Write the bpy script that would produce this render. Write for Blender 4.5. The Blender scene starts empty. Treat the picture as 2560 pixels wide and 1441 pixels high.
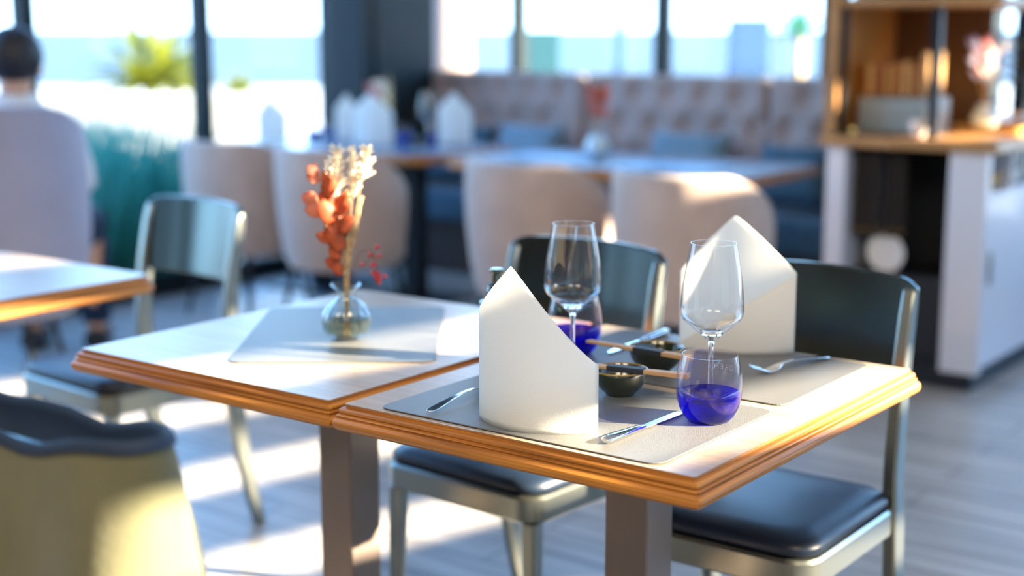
import bpy, bmesh, math, random
from mathutils import Vector, Matrix
random.seed(7)
S = bpy.context.scene
col = S.collection
PI = math.pi

# ------------------------------------------------------------------ camera
FPX, CX, CY, HOR, H = 3570.0, 1280.0, 720.5, 72.0, 1.32
TH = math.atan((CY - HOR) / FPX)
cam = bpy.data.cameras.new('camera'); camo = bpy.data.objects.new('camera', cam); col.objects.link(camo)
camo.location = (0, 0, H); camo.rotation_euler = (PI / 2 - TH, 0, 0)
cam.sensor_width = 36; cam.sensor_fit = 'HORIZONTAL'; cam.lens = 36 * FPX / 2560
cam.clip_end = 9000; cam.clip_start = 0.05
cam.dof.use_dof = True; cam.dof.focus_distance = 2.07; cam.dof.aperture_fstop = 1.65
S.camera = camo

# ------------------------------------------------------------------ world, sun, exposure
S.view_settings.view_transform = 'Standard'; S.view_settings.look = 'None'
S.view_settings.gamma = 1; S.view_settings.use_curve_mapping = False
S.view_settings.exposure = 0.75
w = bpy.data.worlds.new('sky'); S.world = w; w.use_nodes = True
nt = w.node_tree; nt.nodes.clear()
out = nt.nodes.new('ShaderNodeOutputWorld'); bg = nt.nodes.new('ShaderNodeBackground')
tc = nt.nodes.new('ShaderNodeTexCoord'); sx = nt.nodes.new('ShaderNodeSeparateXYZ')
cr = nt.nodes.new('ShaderNodeValToRGB')
nt.links.new(tc.outputs['Generated'], sx.inputs[0]); nt.links.new(sx.outputs['Z'], cr.inputs[0])
nt.links.new(cr.outputs[0], bg.inputs['Color']); nt.links.new(bg.outputs[0], out.inputs[0])
e = cr.color_ramp.elements
e[0].position = 0.0; e[0].color = (0.52, 0.75, 1.0, 1)
e[1].position = 0.75; e[1].color = (0.10, 0.25, 0.60, 1)
m_ = e.new(0.14); m_.color = (0.38, 0.66, 1.0, 1)
m_ = e.new(0.36); m_.color = (0.20, 0.44, 0.85, 1)
bg.inputs['Strength'].default_value = 4.6
SUN_EL = math.radians(20.0)
us = Vector((0.9655, -0.2605, 0)).normalized()
sund = Vector((us.x * math.cos(SUN_EL), us.y * math.cos(SUN_EL), math.sin(SUN_EL)))
sl = bpy.data.lights.new('sun', 'SUN'); sl.energy = 32.0; sl.angle = math.radians(0.6); sl.color = (1.0, 0.84, 0.60)
so = bpy.data.objects.new('sun', sl); col.objects.link(so)
so.rotation_euler = sund.to_track_quat('Z', 'Y').to_euler(); so.location = (6, -2, 5)
# warm fill lights added behind the camera, without any fixture
for i, (x_, y_) in enumerate(((-1.4, -0.6), (0.6, -1.2))):
    al = bpy.data.lights.new('warm_fill_light', 'AREA'); al.shape = 'DISK'; al.size = 1.4; al.energy = 42; al.color = (1.0, 0.80, 0.56)
    ao = bpy.data.objects.new('warm_fill_light', al); col.objects.link(ao); ao.location = (x_, y_, 3.6); ao.rotation_euler = (math.radians(28), 0, 0)
try:
    S.cycles.sample_clamp_indirect = 4.0; S.cycles.max_bounces = 12; S.cycles.transparent_max_bounces = 32
    S.cycles.transmission_bounces = 10; S.cycles.caustics_refractive = False; S.cycles.caustics_reflective = False
except Exception:
    pass

# ------------------------------------------------------------------ coordinates
PHI = math.radians(-36.6)
AV = Vector((math.cos(PHI), math.sin(PHI), 0)); BV = Vector((-AV.y, AV.x, 0))
def W(a, b, z=0.0): return AV * a + BV * b + Vector((0, 0, z))

def ray(u, v):
    x = (u - CX) / FPX; y = -(v - CY) / FPX
    return Vector((x, math.cos(TH) + y * math.sin(TH), -math.sin(TH) + y * math.cos(TH)))
def at(u, v, z):
    d = ray(u, v); t = (z - H) / d.z
    return Vector((d.x * t, d.y * t, z))
def atd(u, v, Y):
    d = ray(u, v); t = Y / d.y
    return Vector((d.x * t, Y, H + d.z * t))

# ------------------------------------------------------------------ materials
MATS = {}
def mat(name, color, rough=0.5, metal=0.0, spec=0.5, bump=0.0, bscale=60, var=0.0, vscale=(4, 4, 4), col2=None,
        sheen=0.0, coat=0.0, trans=0.0, aniso=0.0, coords='Object'):
    if name in MATS: return MATS[name]
    m = bpy.data.materials.new(name); m.use_nodes = True; n = m.node_tree; p = n.nodes['Principled BSDF']
    p.inputs['Base Color'].default_value = (*color, 1); p.inputs['Roughness'].default_value = rough
    p.inputs['Metallic'].default_value = metal
    p.inputs['Specular IOR Level'].default_value = spec
    p.inputs['Sheen Weight'].default_value = sheen
    p.inputs['Coat Weight'].default_value = coat
    if aniso: p.inputs['Anisotropic'].default_value = aniso
    t = n.nodes.new('ShaderNodeTexCoord')
    if var or col2:
        mp = n.nodes.new('ShaderNodeMapping'); mp.inputs['Scale'].default_value = vscale
        no = n.nodes.new('ShaderNodeTexNoise'); no.inputs['Scale'].default_value = 1.0; no.inputs['Detail'].default_value = 6
        r = n.nodes.new('ShaderNodeValToRGB'); c2 = col2 or tuple(c * (1 - var) for c in color)
        r.color_ramp.elements[0].position = 0.33; r.color_ramp.elements[1].position = 0.67
        r.color_ramp.elements[0].color = (*c2, 1); r.color_ramp.elements[1].color = (*color, 1)
        n.links.new(t.outputs[coords], mp.inputs[0]); n.links.new(mp.outputs[0], no.inputs['Vector'])
        n.links.new(no.outputs['Fac'], r.inputs[0]); n.links.new(r.outputs[0], p.inputs['Base Color'])
    if bump:
        nb = n.nodes.new('ShaderNodeTexNoise'); nb.inputs['Scale'].default_value = bscale; nb.inputs['Detail'].default_value = 3
        b = n.nodes.new('ShaderNodeBump'); b.inputs['Strength'].default_value = bump; b.inputs['Distance'].default_value = 0.002
        n.links.new(t.outputs[coords], nb.inputs['Vector']); n.links.new(nb.outputs['Fac'], b.inputs['Height'])
        n.links.new(b.outputs[0], p.inputs['Normal'])
    if trans:
        o = n.nodes['Material Output']; tr = n.nodes.new('ShaderNodeBsdfTranslucent'); tr.inputs[0].default_value = (*color, 1)
        mx = n.nodes.new('ShaderNodeMixShader'); mx.inputs[0].default_value = trans
        n.links.new(p.outputs[0], mx.inputs[1]); n.links.new(tr.outputs[0], mx.inputs[2]); n.links.new(mx.outputs[0], o.inputs[0])
    MATS[name] = m; return m

def oak(name, c1, c2, axis, rough=0.4, coat=0.2, streak=1.0):
    """oak with grain running along the object's local axis"""
    m = bpy.data.materials.new(name); m.use_nodes = True; n = m.node_tree; p = n.nodes['Principled BSDF']
    t = n.nodes.new('ShaderNodeTexCoord'); mp = n.nodes.new('ShaderNodeMapping')
    s = [90, 90, 150]; s[axis] = 3.0; mp.inputs['Scale'].default_value = s
    no = n.nodes.new('ShaderNodeTexNoise'); no.inputs['Scale'].default_value = 1; no.inputs['Detail'].default_value = 5; no.inputs['Distortion'].default_value = 0.6
    mp2 = n.nodes.new('ShaderNodeMapping'); s2 = [9, 9, 9]; s2[axis] = 1.2; mp2.inputs['Scale'].default_value = s2
    no2 = n.nodes.new('ShaderNodeTexNoise'); no2.inputs['Scale'].default_value = 1; no2.inputs['Detail'].default_value = 2
    mix = n.nodes.new('ShaderNodeMath'); mix.operation = 'MULTIPLY_ADD'; mix.inputs[1].default_value = 0.6
    mul = n.nodes.new('ShaderNodeMath'); mul.operation = 'MULTIPLY'; mul.inputs[1].default_value = 0.4
    r = n.nodes.new('ShaderNodeValToRGB'); r.color_ramp.elements[0].position = 0.36; r.color_ramp.elements[1].position = 0.6
    r.color_ramp.elements[0].color = (*c2, 1); r.color_ramp.elements[1].color = (*c1, 1)
    n.links.new(t.outputs['Object'], mp.inputs[0]); n.links.new(t.outputs['Object'], mp2.inputs[0])
    n.links.new(mp.outputs[0], no.inputs['Vector']); n.links.new(mp2.outputs[0], no2.inputs['Vector'])
    n.links.new(no2.outputs['Fac'], mul.inputs[0]); n.links.new(no.outputs['Fac'], mix.inputs[0]); n.links.new(mul.outputs[0], mix.inputs[2])
    n.links.new(mix.outputs[0], r.inputs[0]); n.links.new(r.outputs[0], p.inputs['Base Color'])
    b = n.nodes.new('ShaderNodeBump'); b.inputs['Strength'].default_value = 0.25; b.inputs['Distance'].default_value = 0.001
    n.links.new(no.outputs['Fac'], b.inputs['Height']); n.links.new(b.outputs[0], p.inputs['Normal'])
    p.inputs['Roughness'].default_value = rough; p.inputs['Coat Weight'].default_value = coat; p.inputs['Coat Roughness'].default_value = 0.3
    MATS[name] = m; return m

def glass_thin(name, tint=(1, 1, 1), gloss=1.0, ramp=None, diffuse=0.0, dcol=(1, 1, 1), rough=0.0):
    """thin-walled glass: transparent tint + fresnel gloss; ramp = [(height, colour)] for dyed glass"""
    m = bpy.data.materials.new(name); m.use_nodes = True; n = m.node_tree; n.nodes.clear()
    o = n.nodes.new('ShaderNodeOutputMaterial'); tr = n.nodes.new('ShaderNodeBsdfTransparent'); gl = n.nodes.new('ShaderNodeBsdfGlossy')
    gl.inputs['Roughness'].default_value = rough + 0.02
    lw = n.nodes.new('ShaderNodeLayerWeight'); lw.inputs['Blend'].default_value = 0.5
    pq = n.nodes.new('ShaderNodeMath'); pq.operation = 'POWER'; pq.inputs[1].default_value = 4.0
    pw = n.nodes.new('ShaderNodeMath'); pw.operation = 'MULTIPLY_ADD'; pw.inputs[1].default_value = 0.75 * gloss; pw.inputs[2].default_value = 0.045 * gloss
    n.links.new(lw.outputs['Facing'], pq.inputs[0])
    mx = n.nodes.new('ShaderNodeMixShader')
    tr.inputs[0].default_value = (*tint, 1)
    if not ramp:
        p8 = n.nodes.new('ShaderNodeMath'); p8.operation = 'POWER'; p8.inputs[1].default_value = 9.0
        mc = n.nodes.new('ShaderNodeMix'); mc.data_type = 'RGBA'; mc.inputs[6].default_value = (*tint, 1); mc.inputs[7].default_value = tuple(c * .45 for c in tint) + (1,)
        n.links.new(lw.outputs['Facing'], p8.inputs[0]); n.links.new(p8.outputs[0], mc.inputs[0]); n.links.new(mc.outputs[2], tr.inputs[0])
    base = tr.outputs[0]
    if ramp:
        t = n.nodes.new('ShaderNodeTexCoord'); sp = n.nodes.new('ShaderNodeSeparateXYZ'); r = n.nodes.new('ShaderNodeValToRGB')
        mr = n.nodes.new('ShaderNodeMath'); mr.operation = 'MULTIPLY'; mr.inputs[1].default_value = 10.0
        n.links.new(t.outputs['Object'], sp.inputs[0]); n.links.new(sp.outputs['Z'], mr.inputs[0]); n.links.new(mr.outputs[0], r.inputs[0])
        r.color_ramp.elements[0].position = ramp[0][0] * 10; r.color_ramp.elements[0].color = (*ramp[0][1], 1)
        r.color_ramp.elements[1].position = ramp[-1][0] * 10; r.color_ramp.elements[1].color = (*ramp[-1][1], 1)
        for z, c in ramp[1:-1]:
            q = r.color_ramp.elements.new(z * 10); q.color = (*c, 1)
        n.links.new(r.outputs[0], tr.inputs[0])
    if diffuse:
        d = n.nodes.new('ShaderNodeBsdfTranslucent'); d.inputs[0].default_value = (*dcol, 1)
        m2 = n.nodes.new('ShaderNodeMixShader'); m2.inputs[0].default_value = diffuse
        n.links.new(tr.outputs[0], m2.inputs[1]); n.links.new(d.outputs[0], m2.inputs[2]); base = m2.outputs[0]
    n.links.new(pq.outputs[0], pw.inputs[0]); n.links.new(pw.outputs[0], mx.inputs[0])
    n.links.new(base, mx.inputs[1]); n.links.new(gl.outputs[0], mx.inputs[2]); n.links.new(mx.outputs[0], o.inputs[0])
    MATS[name] = m; return m

def glass_solid(name, colr, ior=1.45):
    m = bpy.data.materials.new(name); m.use_nodes = True; p = m.node_tree.nodes['Principled BSDF']
    p.inputs['Base Color'].default_value = (*colr, 1); p.inputs['Transmission Weight'].default_value = 1
    p.inputs['Roughness'].default_value = 0.0; p.inputs['IOR'].default_value = ior
    MATS[name] = m; return m

OAK_EX = oak('oak_edge_x', (0.66, 0.27, 0.045), (0.25, 0.08, 0.012), 0, coat=0.0)
OAK_EY = oak('oak_edge_y', (0.66, 0.27, 0.045), (0.25, 0.08, 0.012), 1, coat=0.0)
OAK_T = oak('oak_top', (0.56, 0.44, 0.31), (0.43, 0.32, 0.21), 0, rough=0.38, coat=0.35)
OAK_BX = oak('oak_counter', (0.50, 0.27, 0.10), (0.32, 0.15, 0.05), 1)
ALU = mat('brushed_aluminium', (0.30, 0.32, 0.29), 0.30, 0.92, bump=0.05, bscale=400)
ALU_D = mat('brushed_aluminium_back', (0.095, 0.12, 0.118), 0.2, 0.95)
VINYL = mat('black_vinyl', (0.010, 0.022, 0.048), 0.40, spec=0.6, bump=0.1, bscale=300)
POST = mat('taupe_powder_coat', (0.30, 0.235, 0.20), 0.35, 0.35)
MATL = mat('grey_leatherette', (0.15, 0.152, 0.15), 0.34, spec=0.6, bump=0.5, bscale=900)
MATB = mat('mat_backing', (0.03, 0.028, 0.026), 0.8)
PAPER = mat('napkin_paper', (0.93, 0.92, 0.88), 0.8, spec=0.2, bump=0.25, bscale=350, trans=0.5)
STEEL = mat('polished_steel', (0.75, 0.77, 0.80), 0.13, 1.0)
GREEN_GLAZE = mat('green_glaze', (0.022, 0.034, 0.014), 0.16, spec=0.8, coat=0.5, var=0.5, vscale=(30, 30, 30))
RIM_GLAZE = mat('ochre_rim_glaze', (0.30, 0.19, 0.03), 0.2, coat=0.4)
BAMBOO = mat('bamboo', (0.62, 0.38, 0.18), 0.5, var=0.35, vscale=(15, 200, 200))
BLACKPAPER = mat('black_paper', (0.018, 0.022, 0.028), 0.6)
VELVET = mat('blush_velvet', (0.54, 0.42, 0.365), 0.85, sheen=0.6, var=0.2, vscale=(6, 6, 6))
GREYFAB = mat('lilac_grey_velvet', (0.33, 0.34, 0.47), 0.85, sheen=0.5, var=0.12)
TUFT = mat('mauve_velvet', (0.46, 0.36, 0.34), 0.8, sheen=0.5, var=0.15, vscale=(5, 5, 5))
BLUEFAB = mat('petrol_blue_fabric', (0.05, 0.13, 0.21), 0.85, sheen=0.3, var=0.3, vscale=(20, 20, 20))
PALEBLUE = mat('steel_blue_fabric', (0.20, 0.33, 0.44), 0.85, sheen=0.3, var=0.3, vscale=(20, 20, 20))
FRAME = mat('anthracite_frame', (0.007, 0.015, 0.019), 0.6, spec=.3)
DARK = mat('near_black', (0.012, 0.016, 0.022), 0.5)
DARKLEG = mat('black_metal_leg', (0.015, 0.018, 0.022), 0.4, 0.5)
WHITEP = mat('white_lacquer', (0.72, 0.73, 0.80), 0.4, coat=0.3)
OLIVE = mat('olive_cotton', (0.135, 0.133, 0.070), 0.9, sheen=0.3, bump=0.4, bscale=180, var=0.25, vscale=(7, 7, 7))
NAVY = mat('navy_lining', (0.012, 0.03, 0.07), 0.7)
SKIN = mat('skin', (0.72, 0.40, 0.26), 0.5)
HAIR = mat('dark_hair', (0.018, 0.016, 0.018), 0.55, bump=0.6, bscale=120)
SHIRT = mat('white_cotton', (0.85, 0.85, 0.85), 0.85)
PORC = mat('white_porcelain', (0.85, 0.85, 0.84), 0.2, coat=0.5)
CREAM = mat('dried_cream_plume', (0.90, 0.80, 0.64), 0.9, sheen=0.3, trans=0.3)
STRAW = mat('dried_straw', (0.55, 0.40, 0.22), 0.8, trans=0.15)
REDLEAF = mat('dried_red_leaf', (0.60, 0.13, 0.05), 0.55, var=0.45, vscale=(60, 60, 60), trans=0.3)
PINKLEAF = mat('dried_pink_leaf', (0.75, 0.27, 0.18), 0.6, trans=0.35)
BERRY = mat('red_berry', (0.42, 0.015, 0.02), 0.3)
PINKFL = mat('pink_dried_flower', (0.75, 0.28, 0.26), 0.8)
GREEN = mat('dark_leaf', (0.02, 0.07, 0.03), 0.4)
SAND = mat('pale_terrace_stone', (0.50, 0.50, 0.48), 0.9, var=0.1, vscale=(1, 1, 1))
SEA = mat('sea_water', (0.062, 0.100, 0.130), 0.7, spec=0.2, col2=(0.080, 0.115, 0.138), vscale=(0.02, 0.2, 1))
PALM = mat('yellow_green_palm_leaf', (0.26, 0.28, 0.02), 0.5, trans=0.4, var=0.4, vscale=(5, 5, 5))  # the palms' own yellow-green, varied by noise
GRASS = mat('blue_green_grass', (0.06, 0.40, 0.33), 0.7, trans=0.3, var=0.5, vscale=(3, 3, 3))
GLASS = glass_thin('clear_glass', (0.985, 0.99, 0.995), 1.0)
PANE = glass_thin('window_pane_glass', (0.95, 0.985, 0.99), 0.35)
VASEG = glass_thin('pale_blue_ribbed_glass', (0.92, 0.955, 0.965), 1.7)
STEMG = glass_solid('solid_clear_glass', (1, 1, 1))
TUMBG = glass_thin('dyed_tumbler_glass', (1, 1, 1), 0.9, ramp=[(0.0, (0.10, 0.05, 0.85)), (0.030, (0.30, 0.16, 0.90)), (0.043, (0.80, 0.73, 0.96)), (0.054, (0.95, 0.935, 0.985)), (0.10, (0.985, 0.98, 0.995))])
BLUEB = glass_thin('cobalt_glass_base', (0.17, 0.07, 0.72), 0.9, diffuse=0.2, dcol=(0.10, 0.03, 0.60))
OILG = glass_thin('green_bottle_glass', (0.25, 0.34, 0.22), 1.0)
WATER = glass_thin('tinted_vase_water', (0.70, 0.66, 0.48), 0.9)

# ------------------------------------------------------------------ mesh helpers
class MB:
    def __init__(s): s.bm = bmesh.new(); s.mi = 0; s.midx = {}
    def _f(s, vs):
        try:
            f = s.bm.faces.new(vs); f.material_index = s.mi; return f
        except ValueError: return None
    def loft(s, rings, close=True, cap0=True, cap1=True):
        R = [[s.bm.verts.new(p) for p in r] for r in rings]; n = len(R[0])
        for i in range(len(R) - 1):
            for j in range(n if close else n - 1):
                k = (j + 1) % n; s._f([R[i][j], R[i][k], R[i + 1][k], R[i + 1][j]])
        if cap0: s._f(list(reversed(R[0])))
        if cap1: s._f(R[-1])
        return s
    def box(s, c, d, rot=0.0):
        x, y, z = d[0] / 2, d[1] / 2, d[2] / 2; cs, sn = math.cos(rot), math.sin(rot)
        def q(px, py, pz): return (c[0] + px * cs - py * sn, c[1] + px * sn + py * cs, c[2] + pz)
        return s.loft([[q(-x, -y, k), q(x, -y, k), q(x, y, k), q(-x, y, k)] for k in (-z, z)])
    def lathe(s, prof, seg=48, c=(0, 0, 0), close_ends=True):
        rings = [[(c[0] + r * math.cos(2 * PI * j / seg), c[1] + r * math.sin(2 * PI * j / seg), c[2] + z) for j in range(seg)] for r, z in prof]
        return s.loft(rings, True, close_ends, close_ends)
    def tube(s, pts, rad, seg=10, flat=1.0, ref=None, caps=True):
        pts = [Vector(p) for p in pts]
        if not isinstance(rad, (list, tuple)): rad = [rad] * len(pts)
        rings = []; up = Vector(ref) if ref else None
        for i, p in enumerate(pts):
            d = (pts[min(i + 1, len(pts) - 1)] - pts[max(i - 1, 0)]).normalized()
            u = up or (Vector((0, 0, 1)) if abs(d.z) < 0.9 else Vector((1, 0, 0)))
            x = d.cross(u).normalized(); y = x.cross(d).normalized()
            rings.append([p + x * rad[i] * math.cos(2 * PI * j / seg) + y * rad[i] * flat * math.sin(2 * PI * j / seg) for j in range(seg)])
        return s.loft(rings, True, caps, caps)
    def sqtube(s, pts, wx, wy):
        """square section posts, section axes along local x and y; wx/wy lists"""
        rings = []
        for p, a, b in zip(pts, wx, wy):
            rings.append([(p[0] - a / 2, p[1] - b / 2, p[2]), (p[0] + a / 2, p[1] - b / 2, p[2]), (p[0] + a / 2, p[1] + b / 2, p[2]), (p[0] - a / 2, p[1] + b / 2, p[2])])
        return s.loft(rings)
    def grid(s, fn, nu, nv):
        V = [[s.bm.verts.new(fn(i / nu, j / nv)) for j in range(nv + 1)] for i in range(nu + 1)]
        for i in range(nu):
            for j in range(nv): s._f([V[i][j], V[i + 1][j], V[i + 1][j + 1], V[i][j + 1]])
        return s
    def ball(s, c, r, seg=16, sc=(1, 1, 1)):
        n = max(6, seg // 2)
        rings = []
        for i in range(1, n):
            t = PI * i / n
            rings.append([(c[0] + sc[0] * r * math.sin(t) * math.cos(2 * PI * j / seg), c[1] + sc[1] * r * math.sin(t) * math.sin(2 * PI * j / seg), c[2] - sc[2] * r * math.cos(t)) for j in range(seg)])
        return s.loft(rings)
    def leaf(s, base, dirv, L, wd, normal=(0, 0, 1), curl=0.2, n=6):
        d = Vector(dirv).normalized(); nn = Vector(normal); x = d.cross(nn)
        if x.length < 1e-4: x = d.cross(Vector((1, 0, 0)))
        x.normalize(); up = x.cross(d).normalized(); b = Vector(base); V = []
        for i in range(n + 1):
            t = i / n; ww = wd * math.sin(PI * (t * 0.92 + 0.04)) ** 0.8; c = b + d * L * t - up * curl * L * t * t
            V.append([s.bm.verts.new(c - x * ww / 2 + up * ww * .12), s.bm.verts.new(c), s.bm.verts.new(c + x * ww / 2 + up * ww * .12)])
        for i in range(n):
            for k in (0, 1): s._f([V[i][k], V[i][k + 1], V[i + 1][k + 1], V[i + 1][k]])
        return s
    def build(s, name, m, parent=None, smooth=True, bevel=0.0, bseg=3, subsurf=0, solid=0.0, auto=35, fix=True):
        if fix: bmesh.ops.recalc_face_normals(s.bm, faces=s.bm.faces)
        me = bpy.data.meshes.new(name); s.bm.to_mesh(me); s.bm.free()
        for x in (m if isinstance(m, (list, tuple)) else [m]): me.materials.append(x)
        if smooth:
            me.polygons.foreach_set('use_smooth', [True] * len(me.polygons))
            if auto and not subsurf: 
                try: me.set_sharp_from_angle(angle=math.radians(auto))
                except Exception: pass
        o = bpy.data.objects.new(name, me); col.objects.link(o)
        if parent: o.parent = parent
        if solid: q = o.modifiers.new('t', 'SOLIDIFY'); q.thickness = solid; q.offset = 0
        if bevel: q = o.modifiers.new('b', 'BEVEL'); q.width = bevel; q.segments = bseg; q.limit_method = 'ANGLE'; q.angle_limit = math.radians(40)
        if subsurf: q = o.modifiers.new('s', 'SUBSURF'); q.levels = subsurf; q.render_levels = subsurf
        return o

def rr(cx, cy, w_, d_, r, z, n=6):
    pts = []
    for qx, qy, a0 in ((1, 1, 0), (-1, 1, 90), (-1, -1, 180), (1, -1, 270)):
        for i in range(n + 1):
            t = math.radians(a0 + 90 * i / n)
            pts.append((cx + qx * (w_ / 2 - r) + r * math.cos(t), cy + qy * (d_ / 2 - r) + r * math.sin(t), z))
    return pts

def tag(o, label, cat, group=None, kind=None):
    o['label'] = label; o['category'] = cat
    if group: o['group'] = group
    if kind: o['kind'] = kind
    return o
def thing(name, label, cat, loc=(0, 0, 0), rz=0.0, group=None):
    o = bpy.data.objects.new(name, None); col.objects.link(o); o.empty_display_size = 0.05
    o.location = loc; o.rotation_euler = (0, 0, rz)
    return tag(o, label, cat, group)
def dup(root, loc, rz, label, group=None):
    def cp(o, parent):
        c = o.copy(); col.objects.link(c); c.parent = parent
        for ch in [x for x in src if x.parent == o]: cp(ch, c)
        return c
    src = list(bpy.data.objects); r = cp(root, None)
    r.location = loc; r.rotation_euler = (0, 0, rz); r['label'] = label
    if group: r['group'] = group
    return r
def struct(o): o['kind'] = 'structure'; return o

# ------------------------------------------------------------------ SETTING
def world_rot(o, loc=(0, 0, 0)): o.location = loc; o.rotation_euler = (0, 0, PHI); return o

# floor: pale limed-oak planks running along a
def floor_mat():
    m = bpy.data.materials.new('limed_planks'); m.use_nodes = True; n = m.node_tree; p = n.nodes['Principled BSDF']
    t = n.nodes.new('ShaderNodeTexCoord'); br = n.nodes.new('ShaderNodeTexBrick')
    br.inputs['Scale'].default_value = 1.0; br.inputs['Brick Width'].default_value = 1.4; br.inputs['Row Height'].default_value = 0.15
    br.inputs['Mortar Size'].default_value = 0.003; br.inputs['Color1'].default_value = (0.56, 0.53, 0.49, 1); br.inputs['Color2'].default_value = (0.47, 0.45, 0.42, 1)
    br.inputs['Mortar'].default_value = (0.10, 0.09, 0.08, 1)
    mp = n.nodes.new('ShaderNodeMapping'); mp.inputs['Scale'].default_value = (1.6, 22, 1)
    no = n.nodes.new('ShaderNodeTexNoise'); no.inputs['Scale'].default_value = 1; no.inputs['Detail'].default_value = 7
    mx = n.nodes.new('ShaderNodeMix'); mx.data_type = 'RGBA'; mx.blend_type = 'MULTIPLY'; mx.inputs[0].default_value = 0.75
    r = n.nodes.new('ShaderNodeValToRGB'); r.color_ramp.elements[0].position = 0.3; r.color_ramp.elements[1].position = 0.62
    r.color_ramp.elements[0].color = (0.45, 0.43, 0.42, 1); r.color_ramp.elements[1].color = (1.15, 1.12, 1.08, 1)
    n.links.new(t.outputs['Object'], br.inputs['Vector']); n.links.new(t.outputs['Object'], mp.inputs[0]); n.links.new(mp.outputs[0], no.inputs['Vector'])
    n.links.new(no.outputs['Fac'], r.inputs[0]); n.links.new(br.outputs['Color'], mx.inputs[6]); n.links.new(r.outputs[0], mx.inputs[7])
    n.links.new(mx.outputs[2], p.inputs['Base Color']); p.inputs['Roughness'].default_value = 0.34
    return m
AX, BX = -5.6, 7.1      # inner faces of the left glass wall and of the back glass wall
o = MB().box(((AX + 3.0) / 2, (BX - 3.0) / 2, -0.05), (3.0 - AX + 0.3, BX + 3.3, 0.1)).build('floor', floor_mat(), None, False); struct(world_rot(o))

# outside ground, terrace and sea
o = MB().box((0, 0, -0.16), (80, 62, 0.1)).build('ground', SAND, None, False); o.location = (-8, 5, 0); struct(o)
o = MB().box((0, 0, -3.0), (12000, 8000, 0.2)).build('sea', SEA, None, False); o.location = (0, 4036, 0); struct(o)

# left glass wall: a = AX, running along b
def mullion(a, b, wa, wb, name, z1=3.6):
    o = MB().box((0, 0, z1 / 2), (wa, wb, z1)).build(name, FRAME, None, True, 0.004, 2); o.location = W(a, b, 0); o.rotation_euler = (0, 0, PHI); return struct(o)
LB = [0.7, 1.76, 2.82, 3.92, 4.95]
k = 0
for b in LB: k += 1; mullion(AX - 0.04, b, 0.09, 0.07, 'trim_%d' % k)
ks = LB + [5.9]
wn = 0
for i in range(len(ks) - 1):
    wn += 1; b0, b1 = ks[i] + 0.035, ks[i + 1] - 0.035
    e_ = bpy.data.objects.new('window_%d' % wn, None); col.objects.link(e_); e_['kind'] = 'structure'; e_.location = W(AX - 0.04, (b0 + b1) / 2); e_.rotation_euler = (0, 0, PHI)
    MB().box((0, 0, 1.85), (0.012, b1 - b0, 3.5)).build('pane', PANE, e_, False)
    MB().box((0, 0, 0.05), (0.07, b1 - b0, 0.10)).box((0, 0, 3.56), (0.07, b1 - b0, 0.08)).build('window_frame', FRAME, e_, False)
o = MB().box((0, 0, 1.8), (0.34, 0.62, 3.6)).box((0.175, -0.12, 1.8), (0.012, 0.2, 3.6)).build('trim_20', FRAME, None, True, 0.006, 2)
o.location = W(AX + 0.02, 6.22); o.rotation_euler = (0, 0, PHI); struct(o)
for nm, b0, b1 in (('wall_left', -3.1, -1.15), ('trim_21', -0.85, -0.25), ('trim_22', 0.0, 0.68)):
    o = MB().box((0, 0, 2.2), (.12, b1 - b0, 4.4)).build(nm, mat('dark_wall_panel', (.05, .055, .055), .6), None, False); o.location = W(AX - .05, (b0 + b1) / 2); o.rotation_euler = (0, 0, PHI); struct(o)
# back glass wall: b = BX
BA = [-5.25, -4.23, -3.21, -2.2, -1.2, -0.2, 0.8]
for a in BA: k += 1; mullion(a, BX + 0.04, 0.075, 0.09, 'trim_%d' % k)
ks = [-5.6] + BA
for i in range(len(ks) - 1):
    wn += 1; a0, a1 = ks[i] + 0.038, ks[i + 1] - 0.038
    e_ = bpy.data.objects.new('window_%d' % wn, None); col.objects.link(e_); e_['kind'] = 'structure'; e_.location = W((a0 + a1) / 2, BX + 0.04); e_.rotation_euler = (0, 0, PHI)
    MB().box((0, 0, 1.95), (a1 - a0, 0.012, 3.3)).build('pane', PANE, e_, False)
    MB().box((0, 0, 0.2), (a1 - a0, 0.07, 0.40)).box((0, 0, 3.56), (a1 - a0, 0.07, 0.08)).build('window_frame', FRAME, e_, False)
o = MB().box((-0.35, 0, 1.8), (0.7, 0.34, 3.6)).build('trim_30', FRAME, None, True, 0.006, 2); o.location = W(-2.45, 7.45); o.rotation_euler = (0, 0, PHI); struct(o)

o = MB().box(((AX + 6.0) / 2, (BX - 1.2) / 2, 4.5), (6.4 - AX, BX + 6.0, 0.2)).build('ceiling', mat('ceiling_paint', (0.55, 0.53, 0.50), 0.9), None, False); struct(world_rot(o))  # reaches past the back glass, an unseen overhang added to block sun
o = MB().box(((AX + 3.0) / 2, -3.2, 2.2), (8.8, 0.2, 4.4)).build('wall_rear', mat('walnut_panelling', (0.16, 0.10, 0.065), 0.6, var=.4, vscale=(8, 8, .5)), None, False); struct(world_rot(o))
for nm, a_, b_, wa, wb in (('trim_70', AX - .04, 3.0, .2, 8.3), ('trim_71', -2.2, BX + .04, 6.9, .2)):
    o = MB().box((0, 0, 4.0), (wa, wb, .8)).build(nm, FRAME, None, False); o.location = W(a_, b_); o.rotation_euler = (0, 0, PHI); struct(o)
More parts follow.
